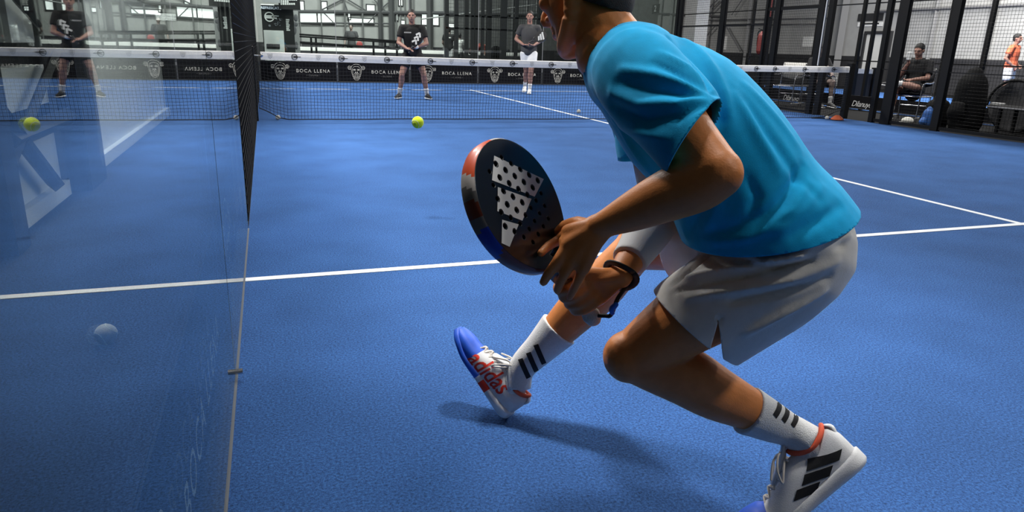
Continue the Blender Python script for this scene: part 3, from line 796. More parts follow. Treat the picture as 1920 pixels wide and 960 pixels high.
def quadbar(px):
    """bar whose four corners are known; filled by small cells"""
    global BX, BY
    q = [V((*face_uv(*p_), 0)) for p_ in px]; bm = bmesh.new(); st = .0011; W_ = (q[1]-q[0]).length; H_ = (q[3]-q[0]).length
    nx, ny = int(W_/st), int(H_/st); D = {}
    def vt(i, j):
        if (i, j) not in D:
            a, b = i/nx, j/ny; p_ = (q[0].lerp(q[1], a)).lerp(q[3].lerp(q[2], a), b); D[(i, j)] = bm.verts.new(RK(p_.x, p_.y, RTH+.0008))
        return D[(i, j)]
    for i in range(nx):
        for j in range(ny):
            a, b = (i+.5)/nx, (j+.5)/ny; p_ = (q[0].lerp(q[1], a)).lerp(q[3].lerp(q[2], a), b)
            if any((p_.x-h[0])**2+(p_.y-h[1])**2 < .0072**2 for h in holes): continue
            f = bm.faces.new((vt(i, j), vt(i+1, j), vt(i+1, j+1), vt(i, j+1)))
    bmesh.ops.recalc_face_normals(bm, faces=bm.faces)
    obj('printed_bar', bm, rk_white, facep)
quadbar([(926, 292), (1019, 336), (1002, 369), (922, 338)])
quadbar([(933, 351), (996, 373), (979, 414), (932, 396)])
quadbar([(941, 412), (972, 421), (955, 463), (940, 456)])
# handle
bm = bmesh.new()
tube(bm, [RK(0, .176), RK(0, .2), RK(0, .27), RK(0, .293)], [(.0155, .0155), (.016, .015), (.016, .0155), (.017, .0165)], ref=rn, seg=18, sub=3, sq=.8)
hd = obj('handle', bm, grip_w, rackt, True)
bm = bmesh.new(); tube(bm, [RK(0, .291), RK(0, .298), RK(0, .305)], [.0185, .020, .0185], ref=rn, seg=20, sub=3); obj('butt_cap', bm, grip_w, rackt, True)
st_o = obj('wrist_strap', WRIST, mat('strap_black', (14, 14, 16), .6), rackt, True)
bm = bmesh.new()
tube(bm, [wrist_pts[1]+camv(-.004, -.012, .004), wrist_pts[2].lerp(wrist_pts[1], .35)+camv(-.004, 0, .005), wrist_pts[2]+camv(.002, .004, .005)], [.0055, .0065, .005], seg=10); obj('strap_tag', bm, mat('strap_blue', (30, 110, 220), .5), st_o, True)
# ------------------------------------------------------------------ shoes and socks of the foreground player
shoe_w = mat('shoe_white', (226, 226, 226), .55, var=.04, vscale=60, bump=.2, bscale=400)
shoe_b = mat('shoe_blue', (34, 92, 214), .5, var=.1, vscale=40)
shoe_r = mat('shoe_red', (226, 52, 28), .55)
shoe_o = mat('shoe_orange', (232, 96, 62), .7)
lace_m = mat('lace', (214, 206, 196), .8)
SEC = [  # x, half width, z bottom, z top
    (.002, .014, .030, .075), (.012, .027, .018, .098), (.035, .033, .012, .098), (.065, .035, .010, .088), (.095, .036, .010, .094), (.125, .038, .010, .098), (.155, .0415, .009, .089),
    (.19, .0455, .008, .074), (.225, .046, .008, .062), (.255, .042, .009, .054), (.28, .031, .012, .044), (.297, .015, .016, .034)]
MID = [(-.003, .012, .010, .036), (.006, .029, .003, .037), (.03, .039, .0, .034), (.08, .0395, .0, .032), (.13, .041, .0, .029), (.18, .047, .0, .026), (.22, .049, .0, .024), (.26, .044, .0, .024), (.285, .032, .002, .025), (.302, .014, .006, .026)]
def bend(x, z, a, x0=.2):
    if x <= x0 or a == 0: return x, z
    t = min(1, (x-x0)/.05); ang = a*t; dx = x-x0
    return x0+dx*math.cos(ang)-(z-.02)*math.sin(ang), .02+dx*math.sin(ang)+(z-.02)*math.cos(ang)
def loft_sec(bm, sec, M, a, sqx=.75, seg=28, sub=3, flat=False):
    vec = [V((s[1], s[2], s[3])) for s in sec]; xs = [V((s[0], 0, 0)) for s in sec]
    vec = catmull(vec, sub); xs = [v.x for v in catmull(xs, sub)]
    rings = []
    for x, v in zip(xs, vec):
        hw, z0, z1 = v; c = (z0+z1)/2; h = (z1-z0)/2; r = []
        cy = -.012*math.sin(PI*min(1, x/.3))*0
        for k in range(seg):
            th = 2*PI*k/seg; cx, sz = math.cos(th), math.sin(th)
            e = .55 if (flat or sz < 0) else .95
            cx = math.copysign(abs(cx)**(e if sz < 0 or flat else .8), cx); sz = math.copysign(abs(sz)**e, sz)
            yy = hw*cx
            if not flat and sz > 0: yy *= 1-.30*sz**1.5*min(1, x/.1)
            X, Z = bend(x, c+h*sz, a); r.append(bm.verts.new(M @ V((X, yy+cy, Z))))
        rings.append(r)
    fs = []
    for i, (p_, q) in enumerate(zip(rings, rings[1:])):
        for k in range(seg):
            f = bm.faces.new((p_[k], q[k], q[(k+1) % seg], p_[(k+1) % seg])); f.smooth = True; fs.append((f, (xs[i]+xs[i+1])/2, k))
    bm.faces.new(rings[0]); bm.faces.new(rings[-1][::-1]); return fs
def shoe(parent, M, a, ankle_pts, ankle_r, ankle_ref, side, front, label):
    root = obj('shoe_upper', bmesh.new(), shoe_w, parent); me = root.data
    bm = bmesh.new(); fs = loft_sec(bm, SEC, M, a)
    mats = [shoe_w, shoe_b, shoe_r]
    for f, x, k in fs:
        if front and x > .20: f.material_index = 1
        if not front and x > .225: f.material_index = 1
    bmesh.ops.recalc_face_normals(bm, faces=bm.faces)
    me.materials.append(shoe_b); me.materials.append(shoe_r); bm.to_mesh(me); bm.free()
    bm = bmesh.new(); fs = loft_sec(bm, MID, M, a, flat=True)
    for f, x, k in fs:
        if front and x > .15: f.material_index = 1
        elif front and .10 < x < .135: f.material_index = 2
    bmesh.ops.recalc_face_normals(bm, faces=bm.faces)
    obj('sole', bm, mats, root)
    bvs = bvh_of(me)
    # collar
    c = M @ V((.062, 0, .092)); bm = bmesh.new(); pts = []
    for i in range(29):
        t = 2*PI*i/28; pts.append(M @ V((.060+.043*math.cos(t), .029*math.sin(t), .096+.014*math.cos(t)**2*(1 if math.cos(t) > 0 else .8)-.008*abs(math.sin(t)))))
    tube(bm, pts, [.006]*29, seg=10, sub=1, round_caps=False); obj('collar', bm, shoe_o, root, True)
    bm = bmesh.new(); tube(bm, [M @ V((.010, 0, .075)), M @ V((.005, 0, .092)), M @ V((.012, 0, .102))], [(.014, .005), (.016, .006), (.012, .004)], ref=M.to_3x3() @ V((1, 0, 0)), seg=12); obj('heel_tab', bm, shoe_w, root, True)
    bm = bmesh.new(); tube(bm, [M @ V((.17, 0, .082)), M @ V((.13, 0, .103)), M @ V((.10, 0, .125))], [(.02, .008), (.024, .008), (.024, .006)], ref=M.to_3x3() @ V((0, 0, 1)), seg=14); obj('tongue', bm, shoe_w, root, True)
    # laces
    bm = bmesh.new()
    for i in range(5):
        x = .115+i*.02; z = .104-.0088*i
        for s in (-1, 1):
            tube(bm, [M @ V((x, -s*.022, z-.006)), M @ V((x+.01, 0, z+.006)), M @ V((x+.02, s*.022, z-.014))], [.0027]*3, seg=6, sub=4)
    obj('lace', bm, lace_m, root, True)
    bm = bmesh.new()
    for s in (-1, 1):
        tube(bm, [M @ V((.108, 0, .114)), M @ V((.12, s*.03, .118)), M @ V((.14, s*.052, .098)), M @ V((.15, s*.05, .075)), M @ V((.135, s*.04, .088)), M @ V((.108, 0, .114))], [.0026]*6, seg=6, sub=5)
        tube(bm, [M @ V((.108, 0, .114)), M @ V((.135, s*.02, .116)), M @ V((.165, s*.035, .092))], [.0026]*3, seg=6, sub=5)
    obj('lace_bow', bm, lace_m, root, True)
    R3 = M.to_3x3()
    nside = R3 @ V((0, side, 0)); u = R3 @ V((1, 0, 0)); v = R3 @ V((0, 0, 1))
    if front:
        me2 = text_mesh('adidas', .074, .98, bold=.0008)
        for w in me2.vertices: w.co.x *= -side if False else 1; w.co.x *= .80
        uu = u if (u.cross(v)).dot(nside) > 0 else -u
        # runs from the toe down to the heel along the flank, italic
        for w in me2.vertices: w.co.x += w.co.y*.22
        tx = (u*-1 if uu.dot(u) < 0 else u)
        sl = (tx*.985+v*(-.17 if tx.dot(u) > 0 else .17)).normalized(); vv = (v-sl*v.dot(sl)).normalized()
        obj('side_lettering', drape(me2, bvs, M @ V((.135, side*.05, .052)), sl, vv, nside, .0012), shoe_r, root)
    else:
        for i in range(3):
            o_ = (P(1559, 872, 1.5), P(1545, 901, 1.5), P(1526, 932, 1.5))[i]; su = camv(.89, .45, 0).normalized(); sv = camv(-.45, .89, 0).normalized()
            me2 = grid2(.070-.009*i, .018, 10, 3, skew=.018)
            obj('side_stripe', drape(me2, bvs, o_, su, sv, camv(0, 0, 1), .0015), stripe_m, root)
    # sock
    bm = bmesh.new(); tube(bm, ankle_pts, ankle_r, ref=ankle_ref, seg=24, sub=4, round_caps=False)
    foot_in = M @ V((.055, 0, .07)); ell(bm, foot_in, (.04, .028, .04), (R3 @ V((1, 0, 0)), R3 @ V((0, 1, 0)), R3 @ V((0, 0, 1))))
    tube(bm, [M @ V((.06, 0, .075)), M @ V((.12, 0, .08))], [.032, .022], seg=18, sub=2)
    sme = fuse(bm, .0038, 3); so = obj('sock', sme, sock_m, parent, True)
    return root, so, bvh_of(sme), M
def foot_matrix(heel, toe, upv):
    x = (toe-heel).normalized(); z = (upv-x*upv.dot(x)).normalized(); y = z.cross(x)
    return Matrix(((x.x, y.x, z.x, heel.x), (x.y, y.y, z.y, heel.y), (x.z, y.z, z.z, heel.z), (0, 0, 0, 1)))
def stripes(so, bvs, o, along, n, w, h, gap, skew):
    n = (n-along*n.dot(along)).normalized(); cr = along.cross(n).normalized()
    for i in (-1, 0, 1):
        obj('sock_stripe', drape(grid2(w, h, 3, 8, skew), bvs, o+along*(i*gap)+n*.05, along, cr, n, .0012), stripe_m, so)
# front (right) foot: heel planted, toe raised
fh0 = P(945, 786, 2.075); fh0.z = max(fh0.z, .0)
ft0 = P(846, 628, 2.115)
fup = (J['rank']-fh0); M1 = foot_matrix(fh0, ft0, fup)
zmin = 0
sd = (J['rank']-J['rknee'])
an1 = [J['rknee'].lerp(J['rank'], .655), J['rknee'].lerp(J['rank'], .82), J['rank'], (M1 @ V((.055, 0, .09)))]
side1 = 1 if (M1.to_3x3() @ V((0, 1, 0))).dot(CAM-fh0) > 0 else -1
s1 = shoe(hero, M1, math.radians(8), an1, [.061, .0490, .0405, .039], camv(1, 0, 0), side1, True, '')
def sock_bars(so, bvs, cs, dx, dy, D, wd, ln):
    d = camv(dx, -dy, 0).normalized(); q = camv(dy, dx, 0).normalized()
    for (x, y), k in zip(cs, (1, 1, 1)):
        obj('sock_stripe', drape(grid2(ln, wd, 8, 3), bvs, P(x, y, D), d, q, camv(0, 0, 1), .0012), stripe_m, so)
sock_bars(s1[1], s1[2], [(984, 695), (999, 682), (1013, 666)], 15, 36, 1.98, .0145, .062)
# rear (left) foot: heel lifted, pushing off the toes
bh0 = P(1630, 866, 1.53); bt0 = P(1462, 1004, 1.585)
bup = (J['lank']-bh0); 
M2 = foot_matrix(bh0, bt0, J['lank']-bh0.lerp(bt0, .35)) @ Matrix.Scale(1.1, 4)
sd2 = (J['lank']-J['lknee'])
an2 = [J['lknee'].lerp(J['lank'], .72), J['lknee'].lerp(J['lank'], .86), J['lank'], (M2 @ V((.055, 0, .09)))]
side2 = 1 if (M2.to_3x3() @ V((0, 1, 0))).dot(CAM-bh0) > 0 else -1
s2 = shoe(hero, M2, math.radians(32), an2, [.0570, .0485, .0405, .039], camv(1, 0, 0), side2, False, '')
sock_bars(s2[1], s2[2], [(1471, 774), (1490, 785), (1512, 797)], -.75, .66, 1.52, .0135, .038)
# ================================================================== the hall around the court
def quadY(name, x0, y0, x1, y1, Y, th, m, parent=None, kind=None):
    """upright slab facing the camera at depth Y whose corners project near the given survey pixels"""
    a, b = atY(x0, y0, Y), atY(x1, y1, Y)
    o = bxo(name, (min(a.x, b.x), Y, min(a.z, b.z)), (max(a.x, b.x), Y+th, max(a.z, b.z)), m, parent)
    return o
YB = 26.0
wb = bxo('wall_back', (-14, YB, 0), (9.6, YB+.2, 7), pale, None); struct(wb)
wb2 = bxo('wall_back_cladding', (9.6, YB-.02, 0), (21.2, YB+.2, 7), greyw, None); struct(wb2)
wrr = bxo('wall_hall_right', (21, -14, 1.12), (21.2, YB, 7), pale, None); struct(wrr)
wd_ = bxo('wall_right_wainscot', (20.96, -14, 0), (21.2, YB, 1.12), darkw, None); struct(wd_)
wbb = bxo('wall_back_dark_base', (-14, YB-.06, 0), (21, YB, .95), darkw, None); struct(wbb)
# lit strip windows, each with frame and panes
def window(n, x0, y0, x1, y1, Y=YB-.03, bars=1):
    a, b = atY(x0, y1, Y), atY(x1, y0, Y)
    w_ = bpy.data.objects.new('window_%d' % n, None); C.objects.link(w_); struct(w_)
    bxo('window_pane', (a.x, Y-.01, a.z), (b.x, Y+.02, b.z), lit, w_)
    t = .05; bm = bmesh.new()
    box(bm, (a.x-t, Y-.05, a.z-t), (b.x+t, Y, a.z)); box(bm, (a.x-t, Y-.05, b.z), (b.x+t, Y, b.z+t)); box(bm, (a.x-t, Y-.05, a.z), (a.x, Y, b.z)); box(bm, (b.x, Y-.05, a.z), (b.x+t, Y, b.z))
    for i in range(1, bars+1):
        x = a.x+(b.x-a.x)*i/(bars+1); box(bm, (x-.03, Y-.05, a.z), (x+.03, Y, b.z))
    obj('window_frame', bm, dark, w_)
window(1, 562, 25, 627, 42); window(2, 655, 36, 700, 43, bars=0); window(3, 791, 28, 822, 46); window(4, 840, 45, 851, 53, bars=0)
window(5, 653, 26, 656, 36, bars=0); window(6, 562, 3, 569, 20, bars=0); window(7, 688, 10, 702, 22, bars=0); window(8, 742, 27, 745, 38, bars=0); window(9, 748, 0, 754, 10, bars=1); window(10, 752, 39, 759, 45, bars=0); window(11, 604, 4, 612, 20, bars=0); window(12, 250, 26, 330, 36, bars=1); window(13, 165, 29, 200, 34, bars=0)
# girts, pilasters and bracing in front of the back wall
beam_grey = mat('beam_grey', (92, 92, 94), .7); col_grey = mat('column_grey', (112, 112, 112), .7)
def beam(name, p, q, w, m=beam_grey, parent=None):
    bm = bmesh.new(); tube(bm, [p, q], [(w/2, w/2)]*2, ref=(0, 1, 0.01), seg=4, sub=1, round_caps=False); return struct(obj(name, bm, m, parent)) if parent is None else obj(name, bm, m, parent)
yb = YB-.25
for k, (x0, y0, x1, y1, w) in enumerate([(500, 21, 1010, 26, .16), (540, 42.5, 730, 44, .07), (600, 20, 648, -4, .07), (652, 22, 640, -12, .06), (650, -2, 690, 22, .06), (560, 43, 540, 20, .05), (625, 42, 604, 21, .05), (690, 43, 705, 27, .05), (704, 25, 740, -5, .06), (724, 22, 700, -2, .05)]):
    beam('steel_beam', atY(x0, y0, yb), atY(x1, y1, yb), w)
for x, y0, w in ((604, 44, .06), (681, 44, .08), (714, 60, .22), (735, 60, .3), (770, 60, .12), (806, 60, .34), (960, 60, .2), (648, 0, .08), (564, 0, .06)):
    a = atY(x, 70, yb); beam('steel_column', V((a.x, yb, 0)), V((a.x, yb, 7)), w, mat('post_grey', (78, 78, 79), .7) if x > 700 else col_grey)
for x in (718, 744, 752, 760, 776, 832, 858, 884, 912, 940, 986, 1004):
    a = atY(x, 70, yb+.1); beam('cladding_rib', V((a.x, yb+.1, 0)), V((a.x, yb+.1, 7)), .06, mid)

# ---- farther court behind the glass: its net and fence posts
t = wthing('padel_net', 'white-topped net of the farther court seen through the back glass', 'net', (6, 19.5, 0))
bxo('top_tape', (1.2, 19.5, .70), (11.2, 19.52, .84), tape_white, t)
bm = bmesh.new(); box(bm, (1.2, 19.505, .02), (11.2, 19.515, .7)); obj('netting', bm, mat('far_net', (52, 52, 56), .9), t)
for x in (1.15, 11.2): bxo('net_post', (x-.05, 19.46, 0), (x+.05, 19.56, .9), mat('far_steel', (42, 42, 44), .6), t)
t = wthing('mesh_fence', 'dark fence posts and rails of the farther court behind the back glass', 'fence', (8.5, 17, 0))
for x, w in ((838, .16), (856, .16), (875, .16), (886, .12), (893, .12), (905, .12), (917, .2), (944, .26), (968, .14), (1012, .2)):
    a = atY(x, 80, 17); bxo('post', (a.x-w/2, 17, 0), (a.x+w/2, 17.1, 3.6), mat('far_steel', (42, 42, 44), .6), t)
a, b = atY(836, 52, 17), atY(1016, 57, 17); bxo('rail', (a.x, 17, a.z-.03), (b.x, 17.06, a.z+.03), mat('far_steel', (42, 42, 44), .6), t)
a = atY(836, 28, 17); bxo('rail', (a.x, 17, a.z-.03), (b.x, 17.06, a.z+.03), mat('far_steel', (42, 42, 44), .6), t)
bm = bmesh.new()
for k in range(40):
    x = a.x+(b.x-a.x)*k/39; box(bm, (x-.006, 17.04, .1), (x+.006, 17.05, 3.4))
for k in range(26): box(bm, (a.x, 17.04, .1+.13*k), (b.x, 17.05, .112+.13*k))
obj('mesh_panel', bm, mat('far_wire', (60, 60, 62), .7), t)
bm = bmesh.new(); rod(bm, atY(790, 36, 21), atY(1010, 8, 21), .03); tag(obj('roof_cable', bm, mid), 'pale slanting cable across the grey back cladding', 'cable')

# ---- ramp railing behind the back glass
t = wthing('ramp_railing', 'black sloping double handrail behind the back glass', 'railing', (3, 13.4, 0))
Yr = 13.4
for (x0, y0, x1, y1, w) in ((541, 63, 748, 77.5, .035), (541, 67, 748, 80.5, .03), (541, 78, 748, 92, .05)):
    bm = bmesh.new(); rod(bm, atY(x0, y0, Yr), atY(x1, y1, Yr), w/2+.01, 8); obj('handrail', bm, black_steel, t)
for x, y in ((583, 70), (592, 69), (700, 77), (722, 78), (744, 79)):
    a = atY(x, y, Yr); bxo('post', (a.x-.03, Yr-.03, 0), (a.x+.03, Yr+.03, a.z), black_steel, t)

# ---- vending machine and poster board
vm = wthing('vending_machine', 'tall drinks machine with black front, white ring logo and header', 'vending machine', (.75, 12.2, 0))
Yv = 11.9; a, b = atY(489, 9, Yv), atY(530, 9, Yv); zt = a.z; zm = atY(510, 57, Yv).z
bxo('cabinet', (a.x, Yv, 0), (b.x+.28, Yv+.8, zt+.02), blackm, vm, .01)
bxo('lower_front', (a.x+.02, Yv-.02, .1), (b.x-.02, Yv, zm), mat('machine_pale', (226, 226, 224), .5), vm, .008)
bxo('dispenser_slot', (atY(500, 88, Yv).x, Yv-.035, atY(500, 91, Yv).z), (atY(525, 88, Yv).x, Yv-.02, atY(500, 82, Yv).z), blackm, vm, .01)
hd_ = bxo('header', (a.x+.02, Yv-.02, atY(510, 18.5, Yv).z), (b.x+.02, Yv, atY(510, 10.5, Yv).z), mat('machine_dark', (22, 24, 32), .5), vm)
c = atY(508, 15, Yv-.03); obj('header_lettering', flat_mesh(text_mesh('REFRESCATE', .098, 1.0, bold=.002), c, (1, 0, 0), (0, 0, 1)), mat('header_glow_ink', (222, 230, 244), .6, emit=.5), hd_)  # glow added to the letters so they read on the dim header
bxo('header_light', (a.x, Yv-.06, atY(500, 9.5, Yv).z), (a.x+.36, Yv-.02, atY(500, 8.2, Yv).z), lit, vm)
c = atY(505, 31.5, Yv-.02); obj('ring_emblem', flat_mesh(strokes([circ(0, 0, .5*.24, n=28), [(-.1, .03), (.26, .03)], [(-.1, -.03), (.2, -.03)], [(-.1, 0), (.06, 0)]], .03), c, (1, 0, 0), (0, 0, 1)), white, vm)
random.seed(3); bm = bmesh.new()
dots = []
for k in range(26):
    x = random.uniform(a.x+.05, b.x-.05); z = random.uniform(zm+.12, zt-.35); r = random.uniform(.012, .035)
    if (x-c.x)**2+(z-c.z)**2 < .19**2: continue
    poly(bm, circ(0, 0, r, n=10)[:-1], V((x, Yv-.012, z)), V((1, 0, 0)), V((0, 0, 1)))
bm.faces.ensure_lookup_table()
obj('bubble_print', bm, mat('bubble', (120, 122, 128), .6), vm)
sidex = b.x+.02
bm = bmesh.new()
for k in range(7):
    z = atY(530, 38+k*3.2, Yv).z; poly(bm, [(0, 0), (.10-.012*(k % 3), 0), (.10-.012*(k % 3), .035), (0, .035)], V((b.x+.06, Yv-.004, z)), V((1, 0, 0)), V((0, 0, 1)))
obj('side_print', bm, white, vm)
a2, b2 = atY(542, 20, 12.9), atY(563, 94, 12.9)
pb = wthing('poster_board', 'pale upright board with grey pictures of balls, beside the drinks machine', 'poster', (a2.x+.2, 12.9, 0))
bxo('board', (a2.x, 12.9, .15), (b2.x, 12.96, a2.z), mat('board_grey', (150, 150, 150), .6), pb, .005)
bm = bmesh.new()
for x, y, rx, ry, s in ((547, 31, .07, .12, 0), (555, 33, .06, .1, 0), (552, 45, .11, .07, 0), (551, 56, .08, .14, .4), (548, 85, .06, .11, 0), (556, 85, .05, .11, 0)):
    c = atY(x, y, 12.89); ell(bm, c, (rx, .012, ry), seg=14)
obj('ball_picture', bm, mat('picture_dark', (92, 92, 96), .6), pb)
for k, (x0, y0, x1, y1, nm, lb) in enumerate([(523, -12, 562, 17, 'hanging_sign', 'black hanging sign with white lines above the ball board'), (492, -14, 524, 4, 'hanging_sign', 'pale poster above the drinks machine header')]):
    p_, q = atY(x0, y1, 11.7-.3*k), atY(x1, y0, 11.7-.3*k)
    hs = wthing(nm, lb, 'sign', (p_.x, 11.7-.3*k, p_.z))
    bxo('panel', (p_.x, 11.7-.3*k, p_.z), (q.x, 11.74-.3*k, q.z), blackm if k == 0 else mat('poster_pale', (170, 170, 172), .6), hs)
    if k == 0:
        bm = bmesh.new()
        for r, (y, n) in enumerate(((1, 8), (5, 4), (9, 7))):
            for j in range(n):
                c = atY(526+j*4.0, y, 11.69); poly(bm, [(0, 0), (.045, 0), (.045, .05), (0, .05)], c, V((1, 0, 0)), V((0, 0, 1)))
        obj('white_print', bm, white, hs)

# ---- outside the left glass: pale wall with kerb, dark steel frame
XL = -1.22
lw = bpy.data.objects.new('wall_left_hall', None); C.objects.link(lw); struct(lw)
pl_ = mat('pale_left', (196, 196, 194), .8, var=.05, vscale=3)
kb = mat('kerb_pale', (186, 186, 184), .8)
def seg(y0, y1, z0, z1, m=pl_, x=XL, th=.12, name='wall_panel'): bxo(name, (x-th, y0, z0), (x, y1, z1), m, lw)
seg(-4.05, .9, .0, 1.45); seg(-4.05, .9, 0, .10, kb, XL+.05, .06, 'kerb')
seg(-6.1, -4.75, 0, .42); seg(-6.1, -4.75, 0, .10, kb, XL+.05, .06, 'kerb'); seg(-5.6, -4.75, .62, .86); seg(-5.3, -4.85, 1.0, 1.5)
seg(-7.4, -6.35, .15, .5); seg(-4.05, -2.2, 1.5, 2.3)
fr = wthing('steel_frame', 'dark steel frame with a diagonal brace outside the left glass', 'frame', (XL+.1, -5, 0))
for y, w in ((-4.4, .5), (-6.2, .2)): bxo('column', (XL+.02, y-w/2, 0), (XL+.16, y+w/2, 3.2), black_steel, fr)
for (y0, z0, y1, z1, w) in ((-6.3, .9, -5.2, .15, .1), (-5.9, .52, -4.4, .52, .12), (-6.4, .18, -4.6, 1.0, .06), (-6.2, 1.55, -4.4, .9, .08)):
    bm = bmesh.new(); tube(bm, [V((XL+.08, y0, z0)), V((XL+.08, y1, z1))], [w/2]*2, ref=(1, 0, 0), seg=4, sub=1, round_caps=False); obj('brace', bm, black_steel, fr)
bxo('dark_wall', (XL-.22, -14, 0), (XL-.12, .9, 3.2), mat('dark_far', (24, 24, 26), .9), lw)

# ---- right side: neighbour court board, corridor furniture
bd = wthing('court_board', 'long low black board with white script along the neighbour court', 'board', (12.0, 2, 0))
bxo('board', (12.0, -9, .03), (12.05, 9, .29), ban_black, bd); bxo('bottom_edge', (11.985, -9, .02), (12.0, 9, .04), chrome, bd)
ink = mat('script_ink', (200, 200, 200), .6)
def script(y, z, s):
    me = text_mesh('Dilanuyo', s, .9)
    for w in me.vertices: w.co.x += w.co.y*.35
    obj('script', flat_mesh(me, (11.992, y, z), (0, -1, 0), (0, 0, 1)), ink, bd)
a = atX(1617, 196, 12.0); script(a.y, a.z, .17); a = atX(1484, 184, 12.0); script(a.y, a.z, .17); a = atX(1760, 215, 12.0); script(a.y, a.z, .17)
t = wthing('mesh_fence', 'thin dark posts and rails of the neighbour court fence on the right', 'fence', (12.05, 2, 0))
for x in (1625, 1602, 1765, 1840, 1520, 1400): a = atX(x, 110, 12.05); bxo('post', (12.08, a.y-.035, 0), (12.14, a.y+.035, 3.4), black_steel, t)
for z in (1.0, 2.15): bxo('rail', (12.10, -9, z-.012), (12.12, 9, z+.012), black_steel, t)
a = atX(1600, 135, 15.6)
t = wthing('padel_net', 'white tape and dark net of the neighbour court behind the right net post', 'net', (15.5, 3, 0))
na, nb = atZ(1596, 131, .86), atZ(1636, 136, .86)
yy = 2.2; xe = atY(1637, 134, yy).x; ze = atY(1637, 134, yy).z
bxo('top_tape', (12.3, yy, ze-.05), (xe, yy+.03, ze+.05), tape_white, t); bxo('net_post', (12.2, yy-.05, 0), (12.3, yy+.05, ze+.08), black_steel, t); bxo('netting', (12.3, yy+.01, .02), (xe, yy+.016, ze-.05), mat('far_net', (52, 52, 56), .9), t); bxo('net_post', (xe, yy-.05, 0), (xe+.1, yy+.05, ze+.08), black_steel, t)
# far side trim of hall right: pilasters, braces, window, notices
for x, w in ((1350, .3), (1297, .18), (1311, .14), (1327, .12), (1450, .2), (1576, .34), (1745, .16), (1850, .2), (1400, .16), (1255, .2), (1235, .14)):
    a = atX(x, 90, 20.9); beam('steel_column', V((20.85, a.y, 0)), V((20.85, a.y, 7)), w, mid if x != 1350 else dark)
for (x0, y0, x1, y1, w) in ((1318, 26, 1345, 0, .07), (1330, 27, 1360, -4, .07), (1362, 50, 1388, 96, .08), (1340, 50, 1318, 75, .07), (1372, 28, 1395, -6, .06), (1160, 22, 1356, 31, .1), (1300, 38, 1560, 34, .05), (1290, 47, 1540, 45, .05), (1640, 22, 1920, 10, .1)):
    beam('steel_brace', atX(x0, y0, 20.8), atX(x1, y1, 20.8), w)
def panelX(name, label, x0, y0, x1, y1, X, m, cat='sign'):
    a, b = atX(x0, y1, X), atX(x1, y0, X)
    return tag(bxo(name, (X-.02, min(a.y, b.y), min(a.z, b.z)), (X, max(a.y, b.y), max(a.z, b.z)), m, None, .004), label, cat)
panelX('notice_sheet', 'white notice sheet on the wall behind the tall post above the player\'s back', 1353, 68, 1364, 93, 20.998, white)
panelX('notice_sheet', 'white notice sheet on the wall between the gate posts', 1504, 69, 1529, 88, 20.998, white)
panelX('wall_board', 'dark rectangular board on the pale wall right of the gate', 1608, 24, 1658, 40, 20.998, dark)
s_ = panelX('wall_sign', 'long pale sign with a thin line of print under the dark wall board', 1608, 41, 1656, 50, 20.998, white)
a, b = atX(1615, 45, 20.97), atX(1648, 44, 20.97); bm = bmesh.new(); box(bm, (20.965, min(a.y, b.y), a.z-.02), (20.975, max(a.y, b.y), a.z+.03)); obj('print', bm, dark, s_)
# fire extinguisher with its sign on a post
pf = atX(1434, 78, 11.7)
fx = wthing('fire_extinguisher', 'dull red fire extinguisher hanging on a dark post behind the mesh', 'fire extinguisher', (11.6, pf.y, 0))
bm = bmesh.new(); c = V((11.58, pf.y, pf.z)); tube(bm, [c+V((0, 0, -.24)), c+V((0, 0, -.2)), c+V((0, 0, .1)), c+V((0, 0, .17)), c+V((0, 0, .21))], [.075, .08, .08, .06, .03], ref=(1, 0, 0), seg=18); obj('cylinder', bm, red_dark, fx, True)
bm = bmesh.new(); rod(bm, c+V((0, 0, .2)), c+V((0, 0, .28)), .018); rod(bm, c+V((0, 0, .27)), c+V((-.02, .1, .3)), .012); obj('valve', bm, black_steel, fx)
bm = bmesh.new(); tube(bm, [c+V((0, .02, .26)), c+V((0, .14, .2)), c+V((0, .13, -.05)), c+V((0, .1, -.15))], [.012]*4, seg=8); obj('hose', bm, black_steel, fx, True)
bm = bmesh.new(); box(bm, (11.64, pf.y-.08, 0), (11.72, pf.y-.16, 3.4)); 
obj('mounting_post', bm, black_steel, fx)
a = atX(1443, 15, 11.6); sg = tag(bxo('fire_sign', (11.56, a.y-.09, a.z-.2), (11.6, a.y+.09, a.z+.2), mat('sign_red', (112, 50, 46), .6), None, .004), 'dull red upright sign above the fire extinguisher', 'sign')
bm = bmesh.new(); 
for k in (-1, 0, 1): box(bm, (11.552, a.y-.05, a.z+k*.11-.035), (11.559, a.y+.05, a.z+k*.11+.035))
obj('white_symbol', bm, mat('symbol', (190, 176, 172), .6), sg)
# number sign, bin and pillar behind the near player's head
a, b = atX(1222, 26, 14.0), atX(1236, 7, 14.0)
ns = tag(bxo('court_number_sign', (14.0, min(a.y, b.y), min(a.z, b.z)), (14.04, max(a.y, b.y), max(a.z, b.z)), blackm, None, .01), 'black court sign with a white number two above the player\'s shoulder', 'sign')
obj('number', flat_mesh(text_mesh('2', .3, 1, bold=.004), (13.99, (a.y+b.y)/2, (a.z+b.z)/2), (0, -1, 0), (0, 0, 1)), white, ns)
pl2 = bxo('pillar', (14.2, 11.6, 0), (14.7, 12.3, 6), pale2, None); struct(pl2)

